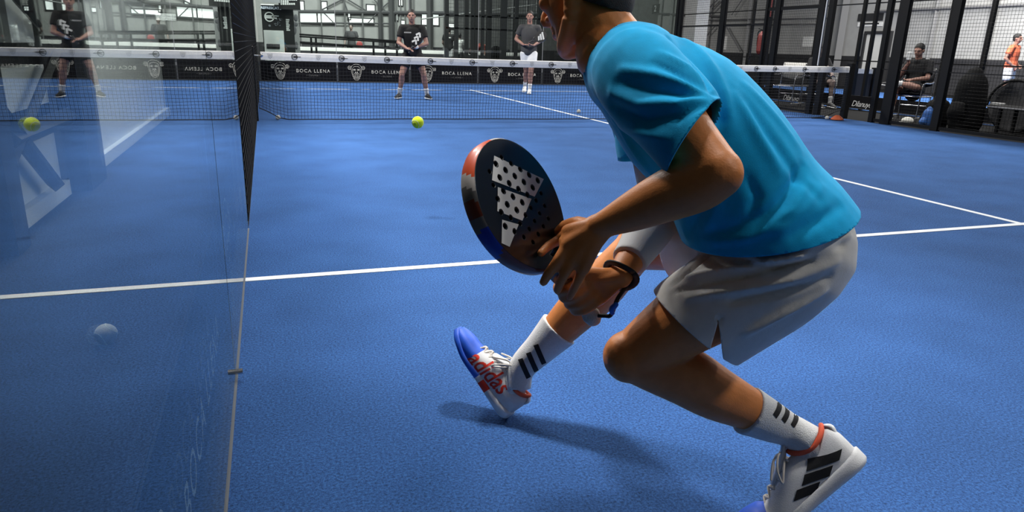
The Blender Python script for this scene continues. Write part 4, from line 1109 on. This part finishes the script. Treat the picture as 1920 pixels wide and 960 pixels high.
dr = bpy.data.objects.new('door_1', None); C.objects.link(dr); struct(dr)
a, b = atX(1624, 64, 20.9), atX(1668, 66, 20.9)
bxo('door_panel', (20.93, b.y, 0), (20.96, a.y, a.z), pale2, dr)
bm = bmesh.new(); box(bm, (20.88, b.y-.08, a.z), (20.98, a.y+.08, a.z+.1)); box(bm, (20.88, a.y-.02, 0), (20.98, a.y+.08, a.z)); box(bm, (20.88, b.y-.08, 0), (20.98, b.y+.02, a.z)); obj('door_frame', bm, dark, dr)
# ================================================================== people in the distance
skin_far = mat('skin_far', (150, 112, 98), .55, var=.08, vscale=20)
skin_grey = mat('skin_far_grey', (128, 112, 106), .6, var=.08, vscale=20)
hair_far = mat('hair_far', (18, 17, 17), .7)
def figure(label, loc, rz, sc=1.0, J=None, shirt=(20, 20, 22), shorts=(16, 16, 18), socks=(200, 200, 200), shoes=(220, 220, 218), skinm=None, vox=.010, sleeve=.62, short_f=.72, beard=False, cap=None, group=None, mid=None, hair_len=0):
    """standing by default, facing local -Y"""
    j = dict(pel=(0, 0, .94), chest=(0, 0, 1.3), neck=(0, .01, 1.50), head=(0, -.02, 1.655), face=(0, -1, 0),
             lsh=(-.185, 0, 1.44), rsh=(.185, 0, 1.44), lel=(-.24, .03, 1.15), rel=(.24, .03, 1.15), lwr=(-.23, -.09, .91), rwr=(.23, -.09, .91),
             lhp=(-.09, 0, .92), rhp=(.09, 0, .92), lkn=(-.11, -.03, .50), rkn=(.11, -.03, .50), lan=(-.12, .02, .09), ran=(.12, .02, .09), lft=(-.14, -.2, .03), rft=(.14, -.2, .03), lhd=None, rhd=None)
    if J: j.update(J)
    G = Matrix.Translation(V(loc)) @ Matrix.Rotation(rz, 4, 'Z') @ Matrix.Scale(sc, 4)
    p = {k: V(v) for k, v in j.items() if v is not None}
    sk = skinm or skin_far
    t = wthing('person', label, 'person', V((loc[0], loc[1], loc[2])), group)
    fwd = p['face'].normalized(); up = (p['neck']-p['pel']).normalized()
    side = (p['rsh']-p['lsh']).normalized(); tf = side.cross(up)
    tf = tf if tf.dot(fwd) > -.3 else -tf
    bm = bmesh.new()
    pe, ch, nk, hd = p['pel'], p['chest'], p['neck'], p['head']
    tube(bm, [pe-up*.06, pe+up*.05, pe.lerp(ch, .5), ch, ch.lerp(nk, .6), nk-up*.03], [(.14, .1), (.155, .11), (.14, .1), (.165, .115), (.15, .09), (.07, .06)], ref=tf, seg=18, sub=3)
    for s in 'lr':
        tube(bm, [ch.lerp(nk, .6), p[s+'sh']], [.07, .058], seg=12, sub=2)
        a, b, c = p[s+'sh'], p[s+'el'], p[s+'wr']
        tube(bm, [a, a.lerp(b, .4), b], [.056, .05, .04], seg=12); tube(bm, [b, b.lerp(c, .3), c], [.041, .042, .026], seg=12)
        a, b, c = p[s+'hp'], p[s+'kn'], p[s+'an']
        tube(bm, [a, a.lerp(b, .35), b.lerp(a, .15), b], [.092, .085, .062, .055], seg=14); bk = (p[s+'an']-p[s+'ft']); bk.z = 0; bk = bk.normalized()*.015
        tube(bm, [b, b.lerp(c, .28)+bk, b.lerp(c, .7), c], [.054, .06, .042, .034], seg=14)
        # hand with five fingers
        hdv = V(j[s+'hd']).normalized() if j.get(s+'hd') else (p[s+'wr']-p[s+'el']).normalized()
        w_ = p[s+'wr']; q = hdv.orthogonal().normalized(); q = (fwd-hdv*fwd.dot(hdv)); q = q.normalized() if q.length > .2 else hdv.orthogonal().normalized(); n_ = hdv.cross(q)
        tube(bm, [w_, w_+hdv*.05, w_+hdv*.09], [(.026, .02), (.04, .018), (.04, .016)], ref=n_, seg=12, sub=2)
        for k in range(4):
            o = w_+hdv*.088+q*(.03-.02*k); l = (.065, .075, .07, .055)[k]
            tube(bm, [o, o+hdv*l*.55+n_*.008, o+hdv*l*.85+n_*.03], [.0095, .009, .008], seg=8, sub=3)
        o = w_+hdv*.03+q*.03; tube(bm, [o, o+hdv*.03+q*.022, o+hdv*.055+q*.024+n_*.01], [.013, .011, .009], seg=8, sub=3)
    hu = (hd-nk).normalized(); hu = (hu-fwd*hu.dot(fwd)).normalized(); hr = fwd.cross(hu)
    def H(r, f, u): return hd+hr*r+fwd*f+hu*u
    tube(bm, [nk-up*.03, nk.lerp(hd, .5), H(0, -.01, -.04)], [.06, .054, .055], seg=14)
    ell(bm, H(0, -.01, .035), (.075, .095, .09), (hr, fwd, hu)); ell(bm, H(0, .025, -.02), (.062, .066, .085), (hr, fwd, hu))
    tube(bm, [H(0, .02, -.03), H(0, .055, -.085)], [(.055, .045), (.028, .022)], ref=fwd, seg=12)
    tube(bm, [H(0, .085, .03), H(0, .115, -.012), H(0, .1, -.022)], [.009, .014, .012], seg=8)
    for k in (-1, 1):
        ell(bm, H(k*.075, -.005, .0), (.01, .02, .032), (hr, fwd, hu)); tube(bm, [H(k*.012, .09, .036), H(k*.05, .07, .034)], [.01, .009], seg=8)
    tube(bm, [H(-.022, .078, -.052), H(0, .09, -.05), H(.022, .078, -.052)], [.007, .01, .007], seg=8)
    def world(me): me.transform(G); me.update(); return me
    body = obj('body', world(fuse(bm, vox, 3)), sk, t, True)
    for k in (-1, 1):
        bm = bmesh.new(); ell(bm, H(k*.03, .078, .018), (.013, .01, .008), (hr, fwd, hu), 10); me = bpy.data.meshes.new('e'); bm.to_mesh(me); bm.free(); obj('eye', world(me), mat('eye_far', (30, 24, 22), .3), body, True)
    bm = bmesh.new(); ell(bm, H(0, -.018, .047), (.081, .1, .092), (hr, fwd, hu)); ell(bm, H(0, -.05, .0-hair_len), (.07, .058, .07+hair_len), (hr, fwd, hu))
    hm = fuse(bm, .008, 2); cut(hm, H(0, .055, .06), (fwd-hu*.75).normalized()); obj('hair', world(solid(hm, .006)), hair_far if not cap else mat('cap_white', (215, 215, 212), .7), t, True)
    if beard:
        bm = bmesh.new(); tube(bm, [H(-.06, .02, -.03), H(-.045, .05, -.075), H(0, .075, -.095), H(.045, .05, -.075), H(.06, .02, -.03)], [.014, .018, .02, .018, .014], seg=10); obj('beard', world(fuse(bm, .007, 2)), hair_far, t, True)
    # shirt
    bm = bmesh.new()
    tube(bm, [pe-up*.0, pe+up*.08, pe.lerp(ch, .5), ch, ch.lerp(nk, .62), nk-up*.04], [(.182, .145), (.18, .14), (.165, .125), (.188, .135), (.168, .105), (.085, .075)], ref=tf, seg=22, sub=3)
    for s in 'lr':
        a, b = p[s+'sh'], p[s+'el']; tube(bm, [ch.lerp(nk, .6), a], [.088, .074], seg=14, sub=2); tube(bm, [a, a.lerp(b, .4), a.lerp(b, sleeve)], [.074, .075, .072], seg=14, round_caps=False)
    obj('shirt', world(fuse(bm, .012, 3)), mat('shirt_%d_%d_%d' % shirt, shirt, .85, var=.1, vscale=12, bump=.5, bscale=14), t, True)
    bm = bmesh.new()
    tube(bm, [pe-up*.1, pe-up*.02, pe+up*.06], [(.13, .1), (.176, .135), (.165, .125)], ref=tf, seg=20, sub=3)
    for s in 'lr':
        a, b = p[s+'hp'], p[s+'kn']; tube(bm, [a, a.lerp(b, .3), a.lerp(b, short_f)], [.112, .112, .104], seg=18, round_caps=False)
    obj('shorts', world(fuse(bm, .012, 3)), mat('short_%d_%d_%d' % shorts, shorts, .85, var=.08, vscale=12), t, True)
    for s in 'lr':
        an, ft, kn = p[s+'an'], p[s+'ft'], p[s+'kn']
        bm = bmesh.new(); tube(bm, [an.lerp(kn, .28), an.lerp(kn, .1), an, an-V((0, 0, .03))], [.049, .041, .041, .04], seg=14); me = bpy.data.meshes.new('k'); bm.to_mesh(me); bm.free(); obj('sock', world(me), mat('sockf_%d_%d_%d' % socks, socks, .85), t, True)
        d = (ft-an); d.z = min(d.z, 0); fl_ = V((d.x, d.y, 0)).normalized(); g = V((an.x, an.y, an.z-.08)); toe = V((ft.x, ft.y, ft.z-.02))
        h0 = g-fl_*.055
        bm = bmesh.new(); tube(bm, [h0+V((0, 0, .045)), g+V((0, 0, .055)), g.lerp(toe, .5)+V((0, 0, .045)), toe+V((0, 0, .03))], [(.032, .045), (.04, .056), (.045, .042), (.036, .026)], ref=(0, 0, 1), seg=16)
        me = fuse(bm, .009, 2); sh_ = obj('shoe', world(me), mat('shoef_%d_%d_%d' % shoes, shoes, .6), t, True)
        bm = bmesh.new(); tube(bm, [h0+V((0, 0, .012)), g.lerp(toe, .5)+V((0, 0, .012)), toe+fl_*.01+V((0, 0, .012))], [(.036, .012), (.048, .012), (.036, .012)], ref=(0, 0, 1), seg=14, sq=.6)
        me = bpy.data.meshes.new('k'); bm.to_mesh(me); bm.free(); obj('sole', world(me), mat('sole_white', (222, 222, 220), .7), sh_, True)
    t['_G'] = 1
    return t, G, p
def far_racket(label, c, v, n, kind, s=1.0):
    """c head centre, v axis toward the butt, n face normal"""
    v = V(v).normalized(); n = V(n); n = (n-v*n.dot(v)).normalized(); u = v.cross(n)
    t = wthing('padel_racket', label, 'racket', V(c))
    bm = bmesh.new(); ring = circ(0, 0, .128*s, .145*s, n=40)[:-1]
    F = [[bm.verts.new(V(c)+u*(x)+v*(y)+n*z) for x, y in ring] for z in (-.018, .018)]
    bm.faces.new(F[0][::-1]); bm.faces.new(F[1])
    for i in range(40): bm.faces.new((F[0][i], F[0][(i+1) % 40], F[1][(i+1) % 40], F[1][i]))
    bmesh.ops.recalc_face_normals(bm, faces=bm.faces)
    hd = obj('head', bm, rk_black, t)
    bm = bmesh.new()
    for k in (-1, 1): tube(bm, [V(c)+u*(k*.06)+v*.12, V(c)+u*(k*.018)+v*.185], [.014, .014], seg=8)
    obj('throat', bm, rk_black, t, True)
    bm = bmesh.new(); tube(bm, [V(c)+v*.175, V(c)+v*.31], [.017, .018], seg=10); obj('handle', bm, mat('grip_far', (60, 60, 60), .8), t, True)
    o = V(c)+n*.0195
    if kind == 'bars':
        for k, (x0, x1, y0, y1) in enumerate(((-.085, -.045, -.06, .03), (-.03, .01, -.075, .055), (.025, .065, -.09, .075))):
            bm = bmesh.new(); poly(bm, [(x0, y0), (x1, y0), (x1+.03, y1), (x0+.03, y1)], o, -v, u); obj('printed_bar', bm, rk_white, hd)
    else:
        bm = bmesh.new()
        for k in range(3):
            y = -.115+k*.075
            for (q, r) in (((-.05, y+.07), (0, y)), ((0, y), (.05, y+.07))):
                d = V((r[0]-q[0], r[1]-q[1], 0)); nn = V((-d.y, d.x, 0)).normalized()*.017
                poly(bm, [(q[0]+nn.x, q[1]+nn.y), (q[0]-nn.x, q[1]-nn.y), (r[0]-nn.x, r[1]-nn.y), (r[0]+nn.x, r[1]+nn.y)], o, u, v)
        obj('printed_zigzag', bm, rk_white, hd)
    return t
# player in the black shirt: wide ready stance, both hands on the racket in front of the belly
L1 = V((2.93, 4.05, 0)); rz1 = -.22
t1, G1, p1 = figure('player in a black shirt crouching ready beyond the net, racket held before the belly', L1, rz1, 1.0,
    dict(pel=(0, .06, .88), chest=(0, -.02, 1.22), neck=(-.005, -.06, 1.43), head=(-.01, -.1, 1.575), lsh=(-.19, -.03, 1.36), rsh=(.19, -.03, 1.36), lel=(-.27, -.08, 1.08), rel=(.28, -.08, 1.08),
         lwr=(-.09, -.26, .97), rwr=(.07, -.24, 1.0), lhd=(.5, -.4, -.1), rhd=(-.6, -.3, -.15), lhp=(-.1, .05, .86), rhp=(.1, .05, .86), lkn=(-.21, -.08, .48), rkn=(.22, -.08, .48), lan=(-.27, .02, .09), ran=(.28, .02, .09), lft=(-.33, -.17, .03), rft=(.35, -.16, .03)),
    shirt=(8, 8, 9), shorts=(8, 8, 9), socks=(205, 205, 205), shoes=(30, 30, 32), vox=.009, short_f=.62)
c1 = G1 @ V((.10, -.33, 1.17)); far_racket('black racket with a white zigzag print held by the player in the black shirt', c1, (G1.to_3x3() @ V((-.5, .05, -.86))), G1.to_3x3() @ V((-.35, -1, .2)), 'zig', .9)
bm = bmesh.new(); tube(bm, [G1 @ p1['rwr'], G1 @ (p1['rwr'].lerp(p1['rel'], .12))], [.032, .034], seg=14); obj('wristband', bm, white, t1, True)
me = text_mesh('ooooo', .05); obj('chest_print', flat_mesh(me, G1 @ V((-.085, -.166, 1.28)), G1.to_3x3() @ V((1, 0, 0)), G1.to_3x3() @ V((0, .12, 1))), white, t1)
# player in white shorts, stepping
L2 = V((6.08, 5.95, 0)); rz2 = -.42
t2, G2, p2 = figure('player in a dark grey shirt and white shorts stepping forward beyond the net', L2, rz2, 1.05,
    dict(neck=(0, -.01, 1.51), head=(.0, -.04, 1.665), lel=(-.30, .03, 1.19), rel=(.27, .05, 1.18), lwr=(-.11, -.2, 1.07), rwr=(.12, -.22, 1.06), lhd=(.9, -.35, .05), rhd=(-.6, -.5, .1), lkn=(-.05, .06, .50), rkn=(.07, -.09, .5), lan=(-.08, .24, .14), ran=(.05, -.05, .09), lft=(-.09, .07, .04), rft=(.05, -.27, .03)),
    shirt=(62, 62, 63), shorts=(226, 226, 224), socks=(220, 220, 220), shoes=(228, 228, 226), vox=.009, short_f=.75)
c2 = G2 @ V((.27, -.30, 1.25)); far_racket('black racket with three white bars held by the player in white shorts', c2, G2.to_3x3() @ V((-.85, .1, -.42)), G2.to_3x3() @ V((-.1, -1, .15)), 'bars', 1.0)
# man in dark polo behind the back glass with a red racket
a = atY(660, 100, 20.6)
t3, G3, p3 = figure('man in dark polo and trousers standing far behind the back glass', (a.x, 20.6, 0), -.35, 1.0, dict(lel=(-.27, 0, 1.15), rel=(.27, 0, 1.16), lwr=(-.27, -.1, .95), rwr=(.29, -.2, 1.02)), shirt=(52, 52, 54), shorts=(40, 40, 42), vox=.014, short_f=.98, skinm=skin_grey)
c = G3 @ V((.40, -.32, .98))
rr = wthing('padel_racket', 'dull red racket carried by the man in dark polo', 'racket', c)
bm = bmesh.new(); ell(bm, c, (.13, .03, .14)); obj('head', bm, mat('racket_red', (138, 52, 50), .5), rr, True)
bm = bmesh.new(); tube(bm, [c+V((-.1, 0, .06)), G3 @ (p3['rwr']+V((.0, -.04, -.02)))], [.016, .016], seg=8); obj('handle', bm, blackm, rr)
a = atY(842, 100, 19.0)
t4, G4, p4 = figure('person in a dark top seen from behind at the farther net', (a.x, 19.0, 0), PI-.3, 1.0, dict(lel=(-.3, -.08, 1.16), rel=(.27, -.05, 1.15), lwr=(-.2, -.25, 1.05), rwr=(.18, -.25, 1.0)), shirt=(26, 26, 28), shorts=(190, 190, 190), vox=.014, skinm=skin_grey)
obj('back_print', flat_mesh(grid2(.22, .04, 1, 1), G4 @ V((0.02, .142, 1.36)), -(G4.to_3x3() @ V((1, 0, 0))), G4.to_3x3() @ V((0, 0, 1)), .02), white, t4)
a = atY(892, 100, 18.6)
figure('person in dull red bending forward beside the farther net, white cap', (a.x, 18.6, 0), 1.2, .98, dict(pel=(0, .12, .88), chest=(0, -.2, 1.08), neck=(0, -.38, 1.12), head=(0, -.53, 1.12), face=(0, -.85, -.5), lsh=(-.18, -.33, 1.08), rsh=(.18, -.33, 1.08), lel=(-.2, -.4, .82), rel=(.2, -.4, .82), lwr=(-.15, -.5, .6), rwr=(.15, -.5, .6), lhp=(-.09, .1, .86), rhp=(.09, .1, .86)), shirt=(126, 56, 50), shorts=(40, 40, 42), vox=.014, cap=True)
a = atY(863, 100, 18.2)
figure('person in a white top standing behind the farther net post', (a.x, 18.3, 0), 2.4, .86, dict(lel=(-.25, -.1, 1.15), rel=(.25, -.1, 1.15), lwr=(-.1, -.28, 1.1), rwr=(.1, -.28, 1.05)), shirt=(205, 205, 203), shorts=(40, 40, 42), vox=.014, skinm=skin_grey)
# orange shirt at the far right
a = P(1896, 120, 18.3)
figure('person in an orange shirt and white shorts on the neighbour court', (a.x, a.y, 0), .3, 1.0, dict(lel=(-.29, .06, 1.16), rel=(.29, .06, 1.16), lwr=(-.2, -.1, 1.0), rwr=(.2, -.1, 1.0)), shirt=(214, 106, 72), shorts=(205, 205, 205), vox=.013)

# ------------------------------------------------------------------ chairs in the corridor
def chair(label, loc, rz, pale_back, group='chairs in the side corridor', seatc=(30, 60, 120)):
    t = wthing('tube_chair', label, 'chair', V(loc), group)
    G = Matrix.Translation(V(loc)) @ Matrix.Rotation(rz, 4, 'Z')
    def T(name, pts, r=.012, m=chrome, parent=None):
        bm = bmesh.new(); tube(bm, [G @ V(q) for q in pts], [r]*len(pts), seg=8, sub=4); return obj(name, bm, m, parent or t, True)
    for s in (-1, 1):
        T('leg', [(s*.27, -.24, .0), (s*.27, -.22, .3), (s*.27, -.2, .6), (s*.27, -.12, .66), (s*.27, .1, .66), (s*.27, .2, .68)])   # front leg bends into the armrest
        T('leg', [(s*.26, .27, .0), (s*.26, .22, .43), (s*.25, .27, .9)])
        T('rail', [(s*.265, -.22, .43), (s*.265, .22, .43)]); T('floor_rail', [(s*.27, -.24, .06), (s*.27, .26, .06)])
    T('rail', [(-.265, -.22, .43), (.265, -.22, .43)]); T('rail', [(-.26, .25, .25), (.26, .25, .25)])
    bm = bmesh.new(); prev = None
    for i in range(9):
        y = -.22+.44*i/8; z = .44-.015*math.sin(PI*i/8); cur = [bm.verts.new(G @ V((x, y, z+dz))) for x, dz in ((-.26, 0), (-.1, -.012), (.1, -.012), (.26, 0), (.26, .012), (-.26, .012))]
        if prev:
            for k in range(6): bm.faces.new((prev[k], prev[(k+1) % 6], cur[(k+1) % 6], cur[k]))
        else: bm.faces.new(cur)
        prev = cur
    bm.faces.new(prev[::-1]); bmesh.ops.recalc_face_normals(bm, faces=bm.faces); obj('seat', bm, mat('seat_%d' % seatc[2], seatc, .7), t, True)
    bm = bmesh.new(); prev = None
    for i in range(9):
        x = -.25+.5*i/8; y = .27+.03*math.sin(PI*i/8); d = .05*math.sin(PI*i/8)
        cur = [bm.verts.new(G @ V((x, y-.03, .62-d))), bm.verts.new(G @ V((x, y+.012, .92))), bm.verts.new(G @ V((x, y+.028, .92))), bm.verts.new(G @ V((x, y-.012, .62-d)))]
        if prev:
            for k in range(4): bm.faces.new((prev[k], prev[(k+1) % 4], cur[(k+1) % 4], cur[k]))
        else: bm.faces.new(cur)
        prev = cur
    bm.faces.new(prev[::-1]); bmesh.ops.recalc_face_normals(bm, faces=bm.faces); obj('backrest', bm, pale_back, t, True)
    return t, G
ch_pale = mat('chair_pale', (176, 174, 168), .7); ch_dark = mat('chair_dark', (40, 40, 42), .7)
a = atX(1490, 200, 11.0); chair('silver chair with a pale backrest behind the net, turned away', (11.0, a.y+.35, 0), 2.0+PI, ch_pale, seatc=(46, 46, 48))
a2 = atX(1538, 200, 11.62); cB, GB = chair('silver chair under the dark seated person by the gate', (11.62, a2.y+.15, 0), 2.9+PI, ch_dark, seatc=(44, 44, 47))
cC, GC = chair('silver armchair with a blue seat under the spectator in black', (11.15, -.32, 0), -1.25, mat('chair_mid', (60, 60, 64), .7))
SIT = dict(pel=(0, .1, .53), chest=(0, .14, .88), neck=(0, .08, 1.07), head=(0, .03, 1.21), lsh=(-.18, .12, 1.0), rsh=(.18, .12, 1.0), lel=(-.24, -.02, .75), rel=(.25, -.02, .75), lwr=(-.1, -.2, .85), rwr=(.14, -.24, .7),
           lhp=(-.09, .08, .53), rhp=(.09, .08, .53), lkn=(-.12, -.34, .56), rkn=(.13, -.34, .56), lan=(-.12, -.36, .1), ran=(.14, -.34, .1), lft=(-.13, -.58, .03), rft=(.15, -.56, .03))
s1_ = dict(SIT); s1_.update(rkn=(.2, -.3, .60), ran=(-.12, -.38, .66), rft=(-.3, -.46, .62), lwr=(-.04, -.2, 1.0), lhd=(0, -.2, 1), rwr=(.08, -.22, .72), face=(0, -.9, -.25))
tS, GS, pS = figure('spectator in black sitting in a silver armchair with one leg crossed', (11.15, -.32, 0), -1.25, 1.0, s1_, shirt=(18, 18, 20), shorts=(14, 14, 16), shoes=(24, 24, 26), vox=.010, sleeve=.75)
bm = bmesh.new(); c = GS @ (pS['lwr']+V((.02, -.07, .12))); box(bm, c-V((.03, .03, .07)), c+V((.03, .03, .07)), .012); tag(obj('bottle', bm, white), 'small white bottle held up by the spectator in black', 'bottle')
s2_ = dict(SIT); figure('person in dark clothes sitting behind the gate post by the net', (11.62, a2.y+.15, 0), 2.9+PI, .98, s2_, shirt=(24, 24, 26), shorts=(20, 20, 22), shoes=(60, 60, 60), vox=.012, skinm=skin_grey)

# ------------------------------------------------------------------ bags and things on the corridor floor
def bag(label, c, sx, sy, h, m, cat='bag', name='backpack', straps=True, top=.7):
    t = wthing(name, label, cat, V(c)); c = V(c)
    bm = bmesh.new(); tube(bm, [c+V((0, 0, .03)), c+V((0, 0, .12*h+.03)), c+V((0, 0, .55*h)), c+V((0, 0, .85*h)), c+V((0, 0, .97*h))], [(sx*.9, sy*.9), (sx, sy), (sx*.97, sy*.95), (sx*.8, sy*.8), (sx*.45*top/.7, sy*.5)], ref=(0, 1, 0), seg=20, sq=.75)
    obj('body', bm, m, t, True)
    bm = bmesh.new(); tube(bm, [c+V((-sx*1.0, 0, .18*h)), c+V((-sx*1.12, 0, .3*h)), c+V((-sx*1.05, 0, .46*h))], [(sy*.6, .03), (sy*.65, .06), (sy*.55, .03)], ref=(1, 0, 0), seg=14); obj('front_pocket', bm, m, t, True)
    if straps:
        bm = bmesh.new(); tube(bm, [c+V((0, -sy*.4, .95*h)), c+V((0, -sy*.2, 1.06*h)), c+V((0, sy*.2, 1.06*h)), c+V((0, sy*.4, .95*h))], [.014]*4, seg=8); obj('carry_handle', bm, m, t, True)
    bm = bmesh.new(); rod(bm, c+V((-sx*1.13, -.01, .34*h)), c+V((-sx*1.13, .01, .30*h)), .012); obj('zip_pull', bm, chrome, t)
    return t
bagm = mat('bag_black', (7, 7, 8), .85, spec=.2, bump=.3, bscale=40)
a = atX(1812, 215, 10.75); bag('tall black backpack standing behind the mesh right of the thick post', (10.75, a.y, 0), .22, .23, .9, bagm)
a = atX(1752, 215, 10.7); bag('black sports bag lying beside the tall backpack', (10.75, a.y, 0), .2, .17, .45, bagm, name='sports_bag')
a = atX(1738, 232, 10.35); bag('blue bag on the floor beside the armchair', (10.35, a.y, 0), .09, .09, .3, mat('bag_blue', (34, 84, 150), .7), name='small_bag')
a = atX(930, 95, 10.0)
q = atY(930, 97, 17.6); bag('black bag heap on the bench behind the back glass', (q.x, 17.6, .0), .45, .3, .98, bagm, name='sports_bag')
a = atX(1702, 224, 10.55)
t = wthing('cap', 'white cap lying on the floor under the armchair', 'cap', (10.55, a.y, 0)); bm = bmesh.new(); ell(bm, (10.55, a.y, .045), (.1, .1, .07)); me = fuse(bm, .01, 1); cut(me, (0, 0, .01), (0, 0, -1)); obj('crown', me, mat('cap_cloth', (200, 198, 190), .8), t, True)
bm = bmesh.new(); tube(bm, [V((10.55, a.y+.06, .02)), V((10.53, a.y+.17, .012))], [(.08, .006), (.05, .005)], ref=(0, 0, 1), seg=12); obj('brim', bm, mat('cap_cloth', (200, 198, 190), .8), t, True)
# low bench with pale edge
a, b = atX(1760, 200, 10.9), atX(1925, 224, 10.9)
t = wthing('bench', 'low black bench with a pale edge at the right border', 'bench', (11, -3, 0))
y0, y1 = -4.3, atX(1852, 200, 10.9).y-.06
bxo('seat', (10.8, y0, .37), (11.25, y1, .42), blackm, t, .01); bxo('edge_strip', (10.788, y0, .385), (10.8, y1, .405), mat('edge_pale', (190, 190, 190), .5), t)
for y in (y0+.3, y1-.2):
    for x in (10.85, 11.2): bxo('leg', (x-.02, y-.02, 0), (x+.02, y+.02, .37), black_steel, t)
c = atX(1868, 208, 10.95); tag(bxo('folded_cards', (10.9, c.y-.09, .42), (11.0, c.y+.09, .452), white, None, .004), 'small white stack lying on the low bench', 'stack')
a = atX(1915, 190, 11.5)
t = wthing('sports_bag', 'large arched grey bag with a black rim at the right border', 'bag', (11.5, a.y, 0)); bm = bmesh.new()
tube(bm, [V((11.35, a.y, .38)), V((11.5, a.y, .38)), V((11.65, a.y, .38))], [(.42, .40), (.45, .42), (.42, .40)], ref=(0, 0, 1), seg=28, sub=2, round_caps=False); me = fuse(bm, .02, 3); cut(me, (11.5, a.y, .0), (0, 0, -1)); obj('body', me, mat('bag_grey', (78, 78, 80), .8), t, True)
bm = bmesh.new(); tube(bm, [V((11.34, a.y+.44*math.cos(k*PI/12), max(.03, .38+.42*math.sin(k*PI/12)))) for k in range(13)], [.025]*13, seg=8, sub=2); obj('rim', bm, blackm, t, True)
WORLD = .12; EXPO = 0
LAMPS = [((.2, -5.6, 6), (.7, -5.9, 0), .6, .4, 40, 1.15), ((2.2, -7.4, 6.5), (1.6, -8.0, 0), .8, .5, 25, .7), ((-.5, -5.3, 5.8), (1.2, -8.0, .6), .6, .4, 210), ((10.6, -4.8, 6), (5, -5.0, 0), .6, .4, 200), ((4.5, -11.2, 5.5), (1.4, -8.6, .6), .6, .4, 115), ((-.6, -1.5, 6), (3, -2.0, 0), .6, .4, 200), ((10.6, -2.0, 6), (7, -2, 0), .6, .4, 260),  # narrow overhead lamp is an unseen fill added over the foreground player
 ((-.6, 2.2, 6), (3, 2, 0), .6, .4, 400), ((10.6, 2.2, 6), (7, 2, 0), .6, .4, 380), ((-.6, 6.5, 6), (3, 6, 0), .6, .4, 440), ((10.6, 6.5, 6), (7, 6, 0), .6, .4, 440),
 ((4, 17, 6.5), (4, 26, 2), 7, 2, 2200), ((16.5, 3, 6.5), (21, 3, 2.2), 2, 9, 2300), ((-.35, -2.5, 4.5), (-1.3, -2.5, .6), .3, 5, 150, 1.6), ((2.5, 10.5, 5), (2, 14, .8), 3, .5, 420)]  # right wall, left panel and drinks machine lamps are added, unseen fills
# ------------------------------------------------------------------ light
w = bpy.data.worlds.new('world'); scene.world = w; w.use_nodes = True
w.node_tree.nodes['Background'].inputs['Color'].default_value = (.55, .6, .68, 1); w.node_tree.nodes['Background'].inputs['Strength'].default_value = WORLD
def area(loc, target, sx, sy, power, spread=PI, col=(1, .98, .95)):
    l = bpy.data.lights.new('flood_or_fill_lamp', 'AREA'); l.shape = 'RECTANGLE'; l.size = sx; l.size_y = sy; l.energy = power; l.color = col; l.spread = spread
    o = bpy.data.objects.new('flood_or_fill_lamp', l); C.objects.link(o); o.location = loc
    o.rotation_euler = (V(target)-V(loc)).to_track_quat('-Z', 'Y').to_euler()
for q in LAMPS: area(*q)
vs = scene.view_settings; vs.view_transform = 'Standard'; vs.look = 'None'; vs.gamma = 1; vs.use_curve_mapping = False; vs.exposure = EXPO
scene.cycles.max_bounces = 8; scene.cycles.transparent_max_bounces = 16; scene.cycles.caustics_reflective = False; scene.cycles.caustics_refractive = False
for o in bpy.data.objects:
    if '_world' in o: del o['_world']
for o in bpy.data.objects:
    if '_G' in o: del o['_G']
